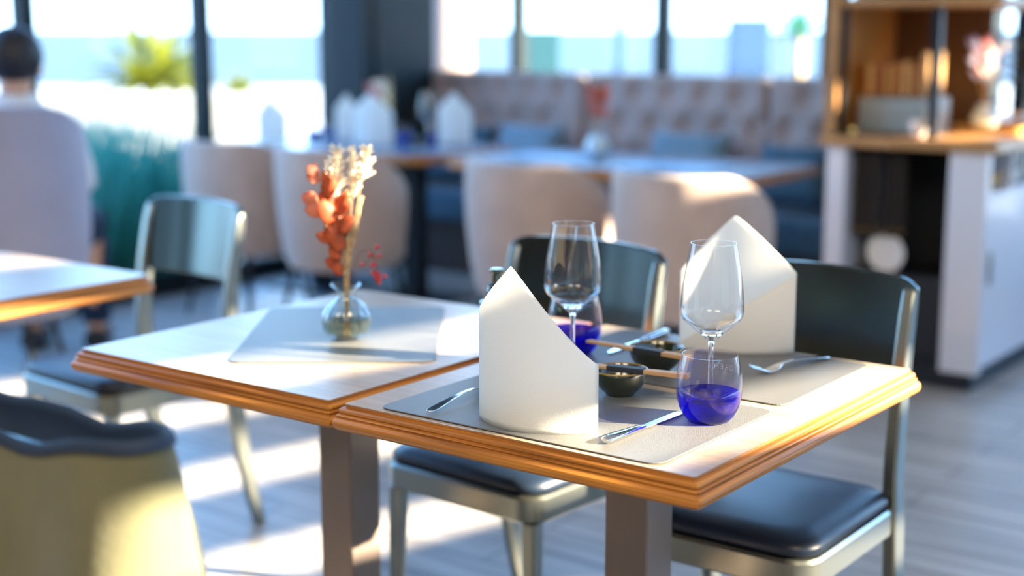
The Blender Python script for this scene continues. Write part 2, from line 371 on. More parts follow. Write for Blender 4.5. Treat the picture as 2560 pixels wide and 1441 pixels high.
# right wall (outside the frame): low solid wall, slatted sun screen above it
ND = Vector((0.616, -0.788, 0)).normalized(); TD = Vector((0.788, 0.616, 0)).normalized(); DW = 1.6
KK = math.tan(SUN_EL) / ND.dot(us)
rot = math.atan2(TD.y, TD.x)
def wp(t, z=0): return ND * (DW + 0.06) + TD * t + Vector((0, 0, z))
wallm = mat('warm_white_plaster', (0.62, 0.60, 0.57), 0.8)
def right_panel(t0, t1, z0, z1, name, th=0.10, m=None):
    o = MB().box((0, 0, (z0 + z1) / 2), (t1 - t0, th, z1 - z0)).build(name, m or wallm, None, False)
    o.location = wp((t0 + t1) / 2); o.rotation_euler = (0, 0, rot); return struct(o)
T0, T1 = -4.5, 12.5
slat_lit = 0.36
ZT = 4.39
edges = []
n_ = 0
mu = 2.42; half = 0.71 * slat_lit / 2
right_panel(T0, T1, 0.0, KK * (DW + mu - half), 'wall_right')
while True:
    lo = KK * (DW + mu + half); hi = KK * (DW + mu + 0.71 - half)
    if lo > ZT - 0.1: break
    n_ += 1; right_panel(T0, T1, lo, min(hi, ZT), 'trim_%d' % (40 + n_), 0.04, FRAME); mu += 0.71
right_panel(6.9, T1, 1.0, KK * (DW + 5.04), 'sun_blocker_far', 0.07)  # unseen panel added to keep sun stripes off the cabinet doors
right_panel(5.3, T1, KK * (DW + 2.42 - half) - .01, KK * (DW + 2.42 + half) + 0.01, 'trim_60', 0.05)  # unseen strip added to shut the lowest sun slot over the right floor

# ------------------------------------------------------------------ TABLES
PROF = [(0, .7500), (0, .7484), (-.0016, .7477), (-.0016, .7450), (.0046, .7441), (.0068, .7415), (.0070, .7380), (.0046, .7371), (.0046, .7352), (.0092, .7345), (.0100, .7325), (.0076, .7312), (.0076, .7296), (.0112, .7288), (.0148, .7245), (.0155, .7195), (.0140, .7140), (.0100, .7100), (-.06, .7100)]
def make_table(w_, d_, name, label, loc, rz, r=0.004, group=None, post=True, topm=None):
    t = thing(name, label, 'table', loc, rz, group)
    mb = MB(); rings = [rr(0, 0, w_ + 2 * o_, d_ + 2 * o_, max(r + o_ * .25, .003), z, 5 if r > .02 else 2) for o_, z in PROF]
    mb.loft(rings, True, False, False)
    mb.bm.normal_update()
    for f in mb.bm.faces: f.material_index = 0 if abs(f.normal.y) > abs(f.normal.x) else 1
    mb.build('edge_moulding', [OAK_EX, OAK_EY], t, True, auto=22)
    MB().loft([rr(0, 0, w_ - .001, d_ - .001, r, .7505, 5 if r > .02 else 2), rr(0, 0, w_ - .004, d_ - .004, r, .7455, 5 if r > .02 else 2)]).build('tabletop', topm or OAK_T, t, False)
    if post:
        MB().box((0, 0, .362), (.082, .082, .696)).build('post', POST, t, True, .004, 2)
        MB().loft([rr(0, 0, .44, .44, .03, 0.0), rr(0, 0, .44, .44, .03, .012), rr(0, 0, .12, .12, .02, .016)]).build('base_plate', POST, t, True)
        MB().box((0, 0, .7075), (.3, .3, .005)).build('mounting_plate', POST, t, False)
    return t
G = 'small oak tables pushed together'
make_table(.618, .742, 'dining_table', 'oak table nearest the camera, set with napkins, wine glasses and violet tumblers', W(-1.1735, 1.931), PHI)
make_table(.618, .742, 'dining_table', 'oak table carrying only the bud vase of dried flowers on a placemat', W(-1.8225, 1.931), PHI)
make_table(.618, .742, 'dining_table', 'oak table at the left edge of the picture, nothing on it', W(-2.965, 1.78), PHI, r=0.03)

# placemats
def placemat(label, loc, rz, w_=.497, d_=.342):
    t = thing('placemat', label, 'placemat', loc, rz, 'grey leatherette placemats')
    z = .7505
    MB().loft([rr(0, 0, w_, d_, .022, z), rr(0, 0, w_, d_, .022, z + .0013)]).build('backing', MATB, t, False)
    MB().loft([rr(0, 0, w_ - .0006, d_ - .0006, .0217, z + .0013), rr(0, 0, w_ - .001, d_ - .001, .0215, z + .0025)]).build('surface', MATL, t, False)
placemat('grey placemat under the standing napkin nearest the camera', W(-1.174, 1.742), PHI)
placemat('grey placemat under the right napkin on the far side of the front table', W(-1.177, 2.115), PHI)
placemat('grey placemat set askew under the bud vase', Vector((-.316, 2.655, 0)), PI / 2 + .01, .497, .36)

# ------------------------------------------------------------------ METAL CHAIRS
def make_chair(label, loc, rz):
    t = thing('metal_chair', label, 'chair', loc, rz, 'brushed metal chairs')
    # frame apron
    MB().loft([rr(0, 0, .405, .385, .045, .385, 6), rr(0, 0, .415, .395, .05, .390, 6), rr(0, 0, .415, .395, .05, .432, 6), rr(0, 0, .405, .385, .045, .438, 6)]).build('seat_frame', ALU, t, True)
    # cushion
    MB().loft([rr(0, 0, .392, .372, .05, .439, 6), rr(0, 0, .408, .388, .055, .448, 6), rr(0, 0, .406, .386, .055, .458, 6), rr(0, 0, .385, .365, .055, .468, 6), rr(0, 0, .30, .28, .05, .475, 6), rr(0, 0, .12, .11, .03, .478, 6)]).build('seat_cushion', VINYL, t, True, auto=60)
    for s in (-1, 1):
        MB().sqtube([(s * .188, -.176, 0), (s * .184, -.172, .2), (s * .180, -.168, .386)], [.022, .028, .034], [.022, .028, .034]).build('front_leg', ALU, t, True, .006, 3)
        zs = [0, .1, .2, .3, .40, .50, .60, .70, .80, .845]
        ys = [.262, .236, .214, .200, .192, .190, .194, .206, .224, .234]
        MB().sqtube([(s * (.198 - .004 * (z > .4)), y, z) for z, y in zip(zs, ys)], [.028] * len(zs), [.030, .034, .040, .046, .050, .048, .042, .036, .030, .020]).build('rear_leg', ALU, t, True, .006, 3)
    # curved solid backrest
    def prof(x, z):
        y0 = .194 + (.234 - .194) * max(0, (z - .6) / .25)
        return y0 + .028 * math.cos(x / .21 * PI / 2)
    N = 20; rings = []
    xs = [-.208 + .416 * i / N for i in range(N + 1)]
    zt = lambda x: .862 + .008 * math.cos(x / .21 * PI / 2) - (.016 if abs(x) > .205 else .004 if abs(x) > .187 else 0)
    mb = MB()
    V = []
    for sgn in (0, 1):
        V.append([[mb.bm.verts.new((x, prof(x, z) + (-.0075 if sgn == 0 else .0075), z)) for z in [.665 + (zt(x) - .665) * j / 8 for j in range(9)]] for x in xs])
    for i in range(N):
        for j in range(8):
            mb._f([V[0][i][j], V[0][i + 1][j], V[0][i + 1][j + 1], V[0][i][j + 1]]); mb._f([V[1][i][j], V[1][i][j + 1], V[1][i + 1][j + 1], V[1][i + 1][j]])
        mb._f([V[0][i][8], V[0][i + 1][8], V[1][i + 1][8], V[1][i][8]]); mb._f([V[0][i][0], V[1][i][0], V[1][i + 1][0], V[0][i + 1][0]])
    for i in (0, N):
        for j in range(8): mb._f([V[0][i][j], V[0][i][j + 1], V[1][i][j + 1], V[1][i][j]])
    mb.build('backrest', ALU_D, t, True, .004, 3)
    return t
CG = 'brushed metal chairs'
ch = make_chair('brushed metal chair behind the right napkin, dark blue seat showing below the table', W(-1.155, 2.305), PHI)
dup(ch, W(-1.705, 2.312), PHI - .06, 'brushed metal chair behind the soy bottle and the left wine glass')
dup(ch, W(-2.985, 2.325), PHI - .08, 'brushed metal chair in front of the green grasses, left of the bud vase')
dup(ch, W(-2.33, 1.52), PHI + PI, 'brushed metal chair cut by the left edge, between the two oak tables')
dup(ch, W(-1.34, 1.175), PHI + PI, 'brushed metal chair with an olive jacket over its back, bottom left')

# olive jacket draped over chair back (bottom left)
J = thing('jacket', 'olive green jacket with navy lining draped over a chair back, bottom left', 'jacket', W(-1.34, 1.175), PHI + PI)
def jk(ang, v, grow=0.0):
    """closed horizontal loop, ang 0..1, v 0 top .. 1 hem"""
    t = 2 * PI * ang; c_, s_ = math.cos(t), math.sin(t)
    hx = .212 + .055 * min(1, v * 3.5) ** .8 + .04 * v + grow; hy = .044 + .060 * math.sin(min(1, v * 2.0 + .06) * PI / 2) + grow
    x = hx * (abs(c_) ** .55) * (1 if c_ > 0 else -1); y = hy * (abs(s_) ** .8) * (1 if s_ > 0 else -1)
    q = abs(x) / hx
    z = .890 + .020 * q ** 3 - v * .60 + (1 - v) * .003 * math.sin(40 * x + 1)
    y += .262 + .03 * v + (.010 * math.sin(30 * x + 9 * v) + .012 * math.sin(17 * x - 7 * v + 1)) * min(1, v * 3)
    x += .012 * math.sin(8 * v + (2 if x > 0 else 0))
    return (x, y, z)
NA = 72
MB().loft([[jk(i / NA, v / 26.) for i in range(NA)] for v in range(27)], True, False, True).build('outer_shell', OLIVE, J, True, auto=0)
rim = []
for k_ in range(9):
    q = PI * k_ / 8
    ring = []
    for i in range(NA):
        p = jk(i / NA, 0.012, .004 - .012 * (1 - math.cos(q)) * .5); ring.append((p[0], p[1], p[2] + .012 * math.sin(q) + .003 * math.sin(5 * p[0] * 6)))
    rim.append(ring)
MB().loft(rim + [[(jk(i / NA, .05, -.012)[0], jk(i / NA, .05, -.012)[1], jk(i / NA, .05)[2] - .02) for i in range(NA)]], True, False, True).build('lining', NAVY, J, True, auto=0)
# second darker garment on the chair at the left edge
J2 = thing('scarf', 'dark olive scarf hanging on the metal chair at the left edge', 'scarf', W(-2.33, 1.52), PHI + PI)
MB().grid(lambda u, v: (-.20 + .12 * u, .262 + .01 * math.sin(9 * u) + .03 * math.sin(PI * min(v * 1.3, 1)), .868 - .42 * v), 10, 16).build('cloth', mat('dark_olive', (.045, .05, .025), .9), J2, True, solid=.012, auto=0)

# ------------------------------------------------------------------ NAPKINS
def napkin(label, P0, P1, bulge, hL, hA, tA, hR, front_flap, side):
    """standing folded napkin; base runs from P0 to P1 (world xy), bulge>0 pushes sheet to the camera side"""
    P0 = Vector((P0[0], P0[1], 0)); P1 = Vector((P1[0], P1[1], 0)); c = (P0 + P1) / 2
    d = (P1 - P0); L = d.length; d.normalize(); nrm = Vector((d.y, -d.x, 0))     # towards the camera
    t = thing('napkin', label, 'napkin', (c.x, c.y, .753), 0)
    def top(s):
        if s < tA: q = s / tA; return hL + (hA - hL) * (q ** .88)
        q = (s - tA) / (1 - tA); return hA + (hR - hA) * (q ** 1.06)
    def sheet(sgn, amp, htop):
        def f(u, v):
            z = htop(u) * v
            k = amp * (math.sin(PI * u) ** .75) * (1 - .72 * (z / hA) ** 1.3)
            p = P0 + d * L * u + nrm * (k * sgn) - c
            return (p.x, p.y, z)
        return f
    # back and front layers of the pocket
    N = 40
    MB().grid(sheet(1 if front_flap is None else -1, bulge if front_flap is None else bulge * .8, top), N, 24).build('tall_layer', PAPER, t, True, solid=.0022, auto=0)
    if front_flap is None:
        MB().grid(sheet(-1, bulge * .8, lambda s: hL * .15 + (hR - .004 - hL * .15) * s), N, 12).build('folded_flap', PAPER, t, True, solid=.0022, auto=0)
    else:
        fl = lambda s: max(.012, front_flap[0] + (front_flap[1] - front_flap[0]) * (s ** .95))
        MB().grid(sheet(1, bulge, fl), N, 12).build('folded_flap', PAPER, t, True, solid=.0026, auto=0)
    return t
napkin('white paper napkin standing at the front edge, nearest the camera', (-.0475, 2.052), (.122, 1.973), .050, .163, .232, .30, .098, None, 1)
napkin('white paper napkin standing behind the right wine glass, open side to the camera', (.303, 2.525), (.500, 2.475), .034, .140, .243, .46, .144, (.010, .140), 1)

# ------------------------------------------------------------------ WINE GLASSES
GH = .247
def wineglass(label, loc):
    t = thing('wine_glass', label, 'wine glass', loc, 0, 'stemmed wine glasses on the front table')
    prof_o = [(.0045, .0925), (.0078, .0965), (.0167, .1053), (.0280, .1150), (.0380, .1235), (.0445, .1292), (.0474, .1350), (.0485, .1420), (.0485, .1500), (.0480, .160), (.0460, .183), (.0425, .205), (.0388, .226), (.0350, GH)]
    prof_i = [(r - .0011, z + .0006) for r, z in prof_o[3:]]; prof_i[-1] = (.0340, GH)
    inner = [(.0005, .1095)] + [(r, z + (.0035 if i == 0 else .0012 if i == 1 else 0)) for i, (r, z) in enumerate(prof_i)]
    MB().lathe(prof_o + list(reversed(inner)), 72).build('bowl', GLASS, t, True, auto=50)
    MB().lathe([(.0005, .1085), (.010, .1080), (.0185, .1100), (.0165, .1050), (.0065, .0972), (.0048, .092), (.0039, .085), (.0034, .06), (.0034, .035), (.0040, .018), (.0062, .009), (.012, .0052), (.022, .0034), (.034, .0016), (.0362, .0008), (.0355, 0), (.0005, 0)], 56).build('stem', STEMG, t, True, auto=60)
    return t
wg = wineglass('clear wine glass behind the near violet tumbler, in front of the right napkin', (.3065, 2.145, .753))
dup(wg, (.1025, 2.365, .753), 0, 'clear wine glass in front of the far violet tumbler, beside the near napkin')

def tumbler(label, loc):
    t = thing('tumbler', label, 'tumbler', loc, 0, 'violet based tumblers')
    po = [(.022, .0), (.030, .0015), (.0372, .0095), (.0432, .021), (.0469, .034), (.0487, .048), (.0488, .060), (.0474, .074), (.0450, .086), (.0418, .0975), (.0409, .1005)]
    pi_ = [(.0396, .1005), (.0404, .0970), (.0435, .086), (.0459, .074), (.0472, .060), (.0470, .049), (.045, .041)]
    MB().lathe(po + pi_, 80, close_ends=True).build('wall', TUMBG, t, True, auto=50) if False else None
    mb = MB(); rings = [[(r * math.cos(2 * PI * j / 80), r * math.sin(2 * PI * j / 80), z) for j in range(80)] for r, z in po + pi_]
    mb.loft(rings, True, True, False).build('wall', TUMBG, t, True, auto=50)
    # thick dyed base with the inner hollow
    pb = [(.0005, .003), (.028, .0035), (.0355, .0115), (.0412, .0225), (.0448, .034), (.0458, .0425), (.0440, .0445), (.034, .0400), (.022, .034), (.010, .0305), (.0005, .0298)]
    MB().lathe(pb, 72).build('dyed_base', BLUEB, t, True, auto=50)
    return t
tb = tumbler('violet based glass tumbler at the front, below the right wine glass', (.2885, 2.030, .753))
dup(tb, (.1105, 2.475, .753), 2.2, 'violet based glass tumbler behind the left wine glass, partly hidden by the near napkin')
# etched lettering on the near tumbler's far wall, reads mirrored from the camera
def lettering(text, parent, size, r, z, ang0, dang, m):
    bm = bmesh.new()
    for i, ch_ in enumerate(text):
        cu = bpy.data.curves.new('letter', 'FONT'); cu.body = ch_; cu.size = size; cu.offset = -.0002; cu.align_x = 'CENTER'; cu.resolution_u = 3
        o = bpy.data.objects.new('letter', cu); col.objects.link(o); me = bpy.data.meshes.new_from_object(o)
        a_ = ang0 + dang * i
        me.transform(Matrix.Translation((r * math.cos(a_), r * math.sin(a_), z)) @ Matrix.Rotation(a_ + PI / 2, 4, 'Z') @ Matrix.Rotation(PI / 2, 4, 'X'))
        bm.from_mesh(me); bpy.data.objects.remove(o); bpy.data.curves.remove(cu); bpy.data.meshes.remove(me)
    me = bpy.data.meshes.new('etching'); bm.to_mesh(me); bm.free(); me.materials.append(m)
    o = bpy.data.objects.new('etching', me); col.objects.link(o); o.parent = parent
ETCH = mat('etched_frost', (.80, .80, .86), .6)
lettering('IOREHI', tb, .0115, .0473, .0680, math.radians(30), math.radians(10), ETCH)

# ------------------------------------------------------------------ CUTLERY
def knife(label, p0, p1, group='table knives'):
    p0 = Vector(p0); p1 = Vector(p1); d = (p1 - p0); rz = math.atan2(d.y, d.x)
    t = thing('table_knife', label, 'knife', (p0.x, p0.y, .7532), rz, group)
    MB().tube([(0, 0, .0052), (.003, 0, .0056), (.02, 0, .0056), (.07, 0, .0050), (.093, 0, .0040), (.100, 0, .0034)], [.0055, .0085, .0088, .0072, .0060, .0050], 16, .58).build('handle', STEEL, t, True)
    L = .215
    prof = [(.098, .0045, .0026), (.108, .0072, .0016), (.15, .0088, .0012), (.19, .0088, .001), (.207, .0066, .0009), (L, .0012, .0006)]
    MB().loft([[(x, -w_, .0022), (x, w_ * .6, .0022), (x, w_ * .6, .0022 + h_), (x, -w_, .0022 + h_)] for x, w_, h_ in prof]).build('blade', STEEL, t, True, auto=30)
    return t
k1 = knife('steel knife pointing to the near violet tumbler, in front of it', at(1512, 1112, .753), at(1712, 1030, .753))
kp0 = at(1668, 834, .753); kp1 = at(1478, 902, .753)
dup(k1, (kp0.x, kp0.y, .7532), math.atan2(kp1.y - kp0.y, kp1.x - kp0.x), 'steel knife on the far placemat, left of the right napkin')
def fork(label, p0, p1, up=1):
    """p0 = handle end, p1 towards tines"""
    p0 = Vector(p0); p1 = Vector(p1); d = p1 - p0
    t = thing('table_fork', label, 'fork', (p0.x, p0.y, .7534), math.atan2(d.y, d.x), 'table forks')
    prof = [(0, .0015, .0030), (.003, .0060, .0030), (.012, .0085, .0036), (.035, .0072, .0060), (.065, .0044, .0095), (.10, .0030, .0115), (.128, .0034, .0105), (.138, .0075, .0078), (.146, .0108, .0050), (.158, .0118, .0030), (.164, .0118, .0030)]
    MB().loft([[(x, -w_, z), (x, w_, z), (x, w_ * .9, z + .0018), (x, -w_ * .9, z + .0018)] for x, w_, z in prof]).build('handle', STEEL, t, True, .0006, 2, auto=50)
    for i in range(4):
        y = -.0094 + .00627 * i
        MB().tube([(.163, y, .0038), (.175, y, .0052), (.190, y, .0108), (.203, y, .0185)], [.0019, .0017, .0014, .0007], 8, .7).build('tine', STEEL, t, True)
    return t
f1 = fork('steel fork lying right of the right napkin, tines pointing left', at(2070, 894, .755), at(1905, 934, .755))
q0 = at(1070, 1036, .753); q1 = at(1200, 985, .753)
dup(f1, (q0.x, q0.y, .7534), math.atan2(q1.y - q0.y, q1.x - q0.x), 'steel fork handle showing left of the near napkin')

# ------------------------------------------------------------------ BOWLS AND CHOPSTICKS
def bowl(label, x, y, R=.044):
    t = thing('sauce_bowl', label, 'bowl', (x, y, .753), 0, 'green sauce bowls')
    s = R / .044
    MB().lathe([(.0005, .0012), (.019 * s, .0010), (.0205 * s, 0), (.0225 * s, 0), (.0235 * s, .003), (.032 * s, .010), (.0395 * s, .021), (.0435 * s, .034), (.0445 * s, .0400), (.0437 * s, .0412), (.0425 * s, .040), (.041 * s, .033), (.036 * s, .019), (.027 * s, .009), (.012 * s, .0052), (.0005, .0048)], 56).build('body', GREEN_GLAZE, t, True, auto=50)
    MB().lathe([(.0447 * s, .0392), (.0449 * s, .0404), (.0436 * s, .0416), (.0424 * s, .0406), (.0424 * s, .0388), (.0436 * s, .0388)], 56, close_ends=False).build('glazed_rim', RIM_GLAZE, t, True, auto=60)
bowl('dark green sauce bowl beside the near napkin', .170, 2.185, .044)
bowl('dark green sauce bowl behind, nearer the right napkin', .243, 2.345, .047)
def chopsticks(label, p0, p1, b0, b1, z):
    p0 = Vector(p0); p1 = Vector(p1); d = p1 - p0; L = d.length
    t = thing('chopstick_set', label, 'chopsticks', (p0.x, p0.y, z), math.atan2(d.y, d.x), 'banded chopstick pairs')
    for s in (-1, 1):
        MB().sqtube([(0, s * .0036, 0)], [1], [1]) if False else None
        mb = MB(); mb.loft([[(x, s * .0040 - w_, -w_), (x, s * .0040 + w_, -w_), (x, s * .0040 + w_, w_), (x, s * .0040 - w_, w_)] for x, w_ in ((0, .0022), (L, .0037))])
        mb.build('chopstick', BAMBOO, t, True, .0006, 2)
    MB().box(((b0 + b1) / 2 * L, 0, 0), ((b1 - b0) * L, .0172, .0088)).build('paper_band', BLACKPAPER, t, True, .001, 2)
zz = .753 + .0416 + .0046
chopsticks('wooden chopsticks with black band across the near sauce bowl', at(1452, 911, zz), at(1722, 941, zz), .26, .60, zz)
chopsticks('wooden chopsticks with black band across the far sauce bowl', at(1470, 853, zz), at(1728, 896, zz), .47, .74, zz)

# soy bottle
B = thing('soy_bottle', 'small dark green glass bottle with metal pourer behind the near napkin', 'bottle', (-.0262, 2.42, .7505), 0)
MB().lathe([(.0005, 0), (.026, 0), (.0285, .003), (.0288, .02), (.0288, .100), (.0268, .106), (.015, .110), (.0125, .112), (.0005, .112)], 48).build('body', OILG, B, True)
MB().lathe([(.0005, .003), (.0262, .004), (.0265, .09), (.0005, .09)], 40).build('soy_sauce', mat('soy_sauce', (.03, .018, .006), .2), B, True)
MB().lathe([(.0295, .098), (.0298, .106), (.024, .1105), (.014, .1115), (.0138, .1095), (.024, .1085)], 40, close_ends=False).build('shoulder', mat('green_shoulder', (.12, .28, .20), .25, coat=.5), B, True)
MB().lathe([(.0005, .1115), (.0165, .1115), (.0185, .116), (.0185, .127), (.0155, .1335), (.0165, .1365), (.0085, .139), (.0080, .154), (.0115, .156), (.0120, .1615), (.010, .164), (.0005, .164)], 36).build('pourer', mat('dark_chrome', (.16, .20, .19), .18, 1.0), B, True)

# ------------------------------------------------------------------ BUD VASE AND DRIED FLOWERS
def vase(label, loc, s=1.0, name='bud_vase'):
    t = thing(name, label, 'vase', loc)
    seg = 96
    def ribbed(prof):
        rings = []
        for r, z, rib in prof: rings.append([((r + rib * .0016 * math.cos(16 * 2 * PI * j / seg)) * s * math.cos(2 * PI * j / seg), (r + rib * .0016 * math.cos(16 * 2 * PI * j / seg)) * s * math.sin(2 * PI * j / seg), z * s) for j in range(seg)])
        return rings
    out_ = [(.020, 0, 0), (.026, .001, .3), (.036, .010, .8), (.0435, .023, 1), (.0455, .036, 1), (.043, .050, 1), (.035, .063, .8), (.024, .073, .4), (.0185, .080, 0), (.0180, .090, 0), (.0225, .097, 0), (.0285, .101, 0), (.0292, .104, 0)]
    inn = [(.0278, .104, 0), (.0270, .1025, 0), (.021, .0985, 0), (.0165, .091, 0), (.0168, .080, 0), (.0225, .072, 0), (.0333, .062, .6), (.0412, .050, 1), (.0437, .036, 1), (.0417, .024, 1), (.0345, .012, .8), (.024, .006, .3)]
    MB().loft(ribbed(out_ + inn)).build('glass_body', VASEG, t, True, auto=60)
    return t
V = vase('ribbed clear glass bud vase holding a tall bunch of dried flowers', (-.3065, 2.592, .753))
MB().lathe([(.0005, .007), (.022, .0075), (.033, .013), (.0398, .024), (.0420, .036), (.0005, .036)], 48).build('water', WATER, V, True)
VZ = Vector((-.3065, 2.592, .753))
FL = thing('dried_bouquet', 'tall bunch of dried cream plumes and red leaves in the bud vase', 'flowers', VZ)
def fp(u, v, dy=0.0):
    p = atd(u, v, 2.59 + dy); return p - VZ
# stems
stems = [((866, 712), (838, 395), 0.0), ((868, 712), (880, 380), .01), ((872, 712), (915, 385), -.01), ((866, 712), (800, 430), .012), ((870, 712), (905, 500), .0), ((866, 720), (790, 490), -.012), ((872, 715), (880, 450), .015)]
mb = MB()
for (a_, b_, dy) in stems:
    p0 = Vector((random.uniform(-.006, .006), random.uniform(-.006, .006), .008)); p1 = fp(*a_); p1.x += random.uniform(-.004, .004); p2 = fp(*b_, dy)
    midp = p1.lerp(p2, .5) + Vector((random.uniform(-.003, .003), 0, 0)); mb.tube([p0, p1.lerp(p0, .4), p1, fp(a_[0] + (b_[0] - a_[0]) * .12, 640, dy * .3), midp, p2], [.0018, .0018, .0017, .0016, .0013, .0006], 6)
mb.build('stems', STRAW, FL, True)
def plume(u0, v0, u1, v1, wd, dy, m, n=120, name='plume'):
    mb = MB(); p0 = fp(u0, v0, dy); p1 = fp(u1, v1, dy); ax = p1 - p0
    mb.tube([p0 + ax * i / 6 for i in range(7)], [wd * .25 * math.sin(PI * (i / 6 * .9 + .05)) for i in range(7)], 8)
    for _ in range(n):
        t_ = random.random(); b0 = p0 + ax * t_; an = random.uniform(0, 2 * PI)
        dd = Vector((math.cos(an), math.sin(an) * .8, random.uniform(.3, 1.3))).normalized()
        mb.leaf(b0, dd, 1.1 * wd * random.uniform(.35, .80) * (1 - .45 * t_), .0042, (math.sin(an), -math.cos(an), .1), .15, 3)
    mb.build(name, m, FL, True, auto=0, fix=False)
plume(840, 480, 843, 372, .038, 0, CREAM, 170); plume(884, 470, 880, 368, .024, .01, CREAM, 110); plume(903, 455, 918, 370, .034, -.01, CREAM, 150)
plume(846, 520, 836, 430, .026, .006, CREAM, 90)
plume(880, 500, 905, 432, .020, 0, CREAM, 70); plume(796, 450, 786, 410, .016, .01, mat('dried_blush_plume', (.85, .45, .36), .9, trans=.3), 60)
plume(868, 620, 862, 480, .020, .01, STRAW, 110, 'grass_ear'); plume(882, 600, 905, 490, .014, 0, STRAW, 70, 'grass_ear'); plume(866, 700, 874, 560, .014, -.005, STRAW, 60, 'grass_ear')
# red leaves
def leaves(lst, m, name):
    for (u, v, L, wd, ang, dy) in lst:
        p = fp(u, v, dy); d_ = Vector((math.cos(math.radians(ang)), random.uniform(-.3, .3), math.sin(math.radians(ang))))
        MB().leaf(p, d_, L * 1.15, wd * 1.25, (random.uniform(-.4, .4), -1, random.uniform(-.2, .5)), .12).build(name, m, FL, True, solid=.0005, auto=0)
leaves([(818, 500, .042, .024, 80, -.01), (830, 470, .030, .020, 115, 0), (822, 560, .04, .026, 100, -.012), (845, 590, .035, .022, 125, -.01), (838, 620, .036, .022, 110, -.014), (850, 650, .030, .020, 118, -.01), (852, 690, .030, .018, 112, -.01), (832, 520, .034, .022, 135, -.012), (852, 585, .034, .022, 60, -.012), (836, 600, .030, .020, 160, -.01), (845, 630, .028, .02, 80, -.016), (845, 540, .04, .026, 70, -.01), (812, 478, .028, .018, 60, 0), (858, 560, .034, .018, 85, .01), (872, 640, .026, .012, 88, .0), (848, 668, .026, .018, 150, 0)], REDLEAF, 'red_leaf')
leaves([(800, 505, .034, .022, 165, -.008), (812, 528, .032, .022, 175, -.01), (792, 440, .022, .016, 130, 0), (800, 455, .024, .016, 150, 0), (842, 560, .04, .022, 95, .006), (856, 600, .036, .018, 88, .008)], PINKLEAF, 'pink_leaf')
# berry sprig arching to the right
bs = MB(); sp = [fp(874, 706), fp(895, 640), fp(905, 628, .01), fp(925, 625, .01), fp(938, 650, .01), fp(945, 690, .01)]
bs.tube(sp, [.0006] * 6, 5)
bl = [(944, 617), (925, 637), (947, 640), (905, 661), (937, 661), (932, 682), (947, 684), (963, 690), (942, 697), (948, 706), (938, 690), (950, 695), (930, 664)]
for (u, v) in bl: bs.tube([fp(934, (640 if v < 670 else 675), .01), fp(u, v, .01)], [.0004, .0004], 4)
bs.build('berry_twig', mat('twig', (.20, .05, .03), .7), FL, True)
for (u, v) in bl: p = fp(u, v, .01); MB().ball(p, .0042, 10, (1, 1, 1.15)).build('berry', BERRY, FL, True)

# ------------------------------------------------------------------ BLUSH TUB CHAIRS
def tub_chair(label, loc, rz, m=VELVET, name='tub_chair', zt=.825, R=.295, group='blush velvet tub chairs'):
    t = thing(name, label, 'armchair', loc, rz, group)
    # shell: back wraps -y side from angle 160..380 deg
    N = 36; a0, a1 = math.radians(180 - 22), math.radians(360 + 22)
    def ring_at(z, ro, th):
        o_, i_ = [], []
        for k_ in range(N + 1):
            a_ = a0 + (a1 - a0) * k_ / N; o_.append((ro * math.cos(a_) * 1.0, ro * math.sin(a_) * .98, z)); i_.append(((ro - th) * math.cos(a_), (ro - th) * math.sin(a_) * .98, z))
        return o_, i_
    levels = [(.30, R * .80, .05), (.33, R * .87, .055), (.42, R * .93, .055), (.55, R * .98, .055), (.68, R * 1.0, .05)]
    def ztop(k_):
        x_ = abs(k_ / N * 2 - 1); return zt - .17 * max(0, (x_ - .45) / .55) ** 1.6
    mb = MB(); rows = []
    for (z, ro, th) in levels:
        o_, i_ = ring_at(z, ro, th); rows.append((o_, i_))
    outer = [r_[0] for r_ in rows]; inner = [r_[1] for r_ in rows]
    def toprow(ro, dz):
        return [(ro * math.cos(a0 + (a1 - a0) * k_ / N), ro * math.sin(a0 + (a1 - a0) * k_ / N) * .98, .30 + (ztop(k_) + dz - .30) * 1.0) for k_ in range(N + 1)]
    def sc(rows_, ro_): # rescale heights under the sloping top
        res = []
        for (z, ro, th), r_ in zip(levels, rows_):
            res.append([(p[0], p[1], .30 + (z - .30) * (ztop(k_) - .30) / (zt - .30)) for k_, p in enumerate(r_)])
        return res
    seq = sc(outer, 0) + [toprow(R * 1.0, -.02), toprow(R * .985, -.006), toprow(R * .92, 0), toprow(R * .845, -.006), toprow(R * .83, -.02)] + list(reversed(sc(inner, 0)))
    # closed profile loop along the path
    cols = [[seq[i][k_] for i in range(len(seq))] for k_ in range(N + 1)]
    mb.loft(cols, True, True, True).build('shell', m, t, True, auto=60)
    MB().loft([rr(0, .0, R * 1.5, R * 1.6, R * .7, .30, 10), rr(0, .02, R * 1.62, R * 1.72, R * .75, .33, 10), rr(0, .02, R * 1.66, R * 1.76, R * .78, .43, 10), rr(0, .02, R * 1.5, R * 1.6, R * .7, .465, 10), rr(0, .02, R * .8, R * .8, R * .35, .475, 10)]).build('seat', m, t, True, auto=60)
    for sx_, sy_ in ((-1, -1), (1, -1), (1, 1), (-1, 1)):
        MB().tube([(sx_ * .21, sy_ * .20, 0), (sx_ * .15, sy_ * .15, .31)], [.009, .015], 10).build('leg', DARKLEG, t, True)
    return t
TL = ['blush velvet tub chair left of the flower bunch, leftmost of its row', 'blush velvet tub chair directly behind the flower bunch', 'blush velvet tub chair behind the left wine glass', 'blush velvet tub chair behind the right napkin, rightmost of the row']
cents = [(-4.94, 4.58), (-4.30, 4.55), (-3.22, 4.52), (-2.53, 4.50)]
tc0 = tub_chair(TL[0], W(*cents[0]), PHI)
for i in (1, 2, 3): dup(tc0, W(*cents[i]), PHI + (0, .05, -.04, .03)[i], TL[i])
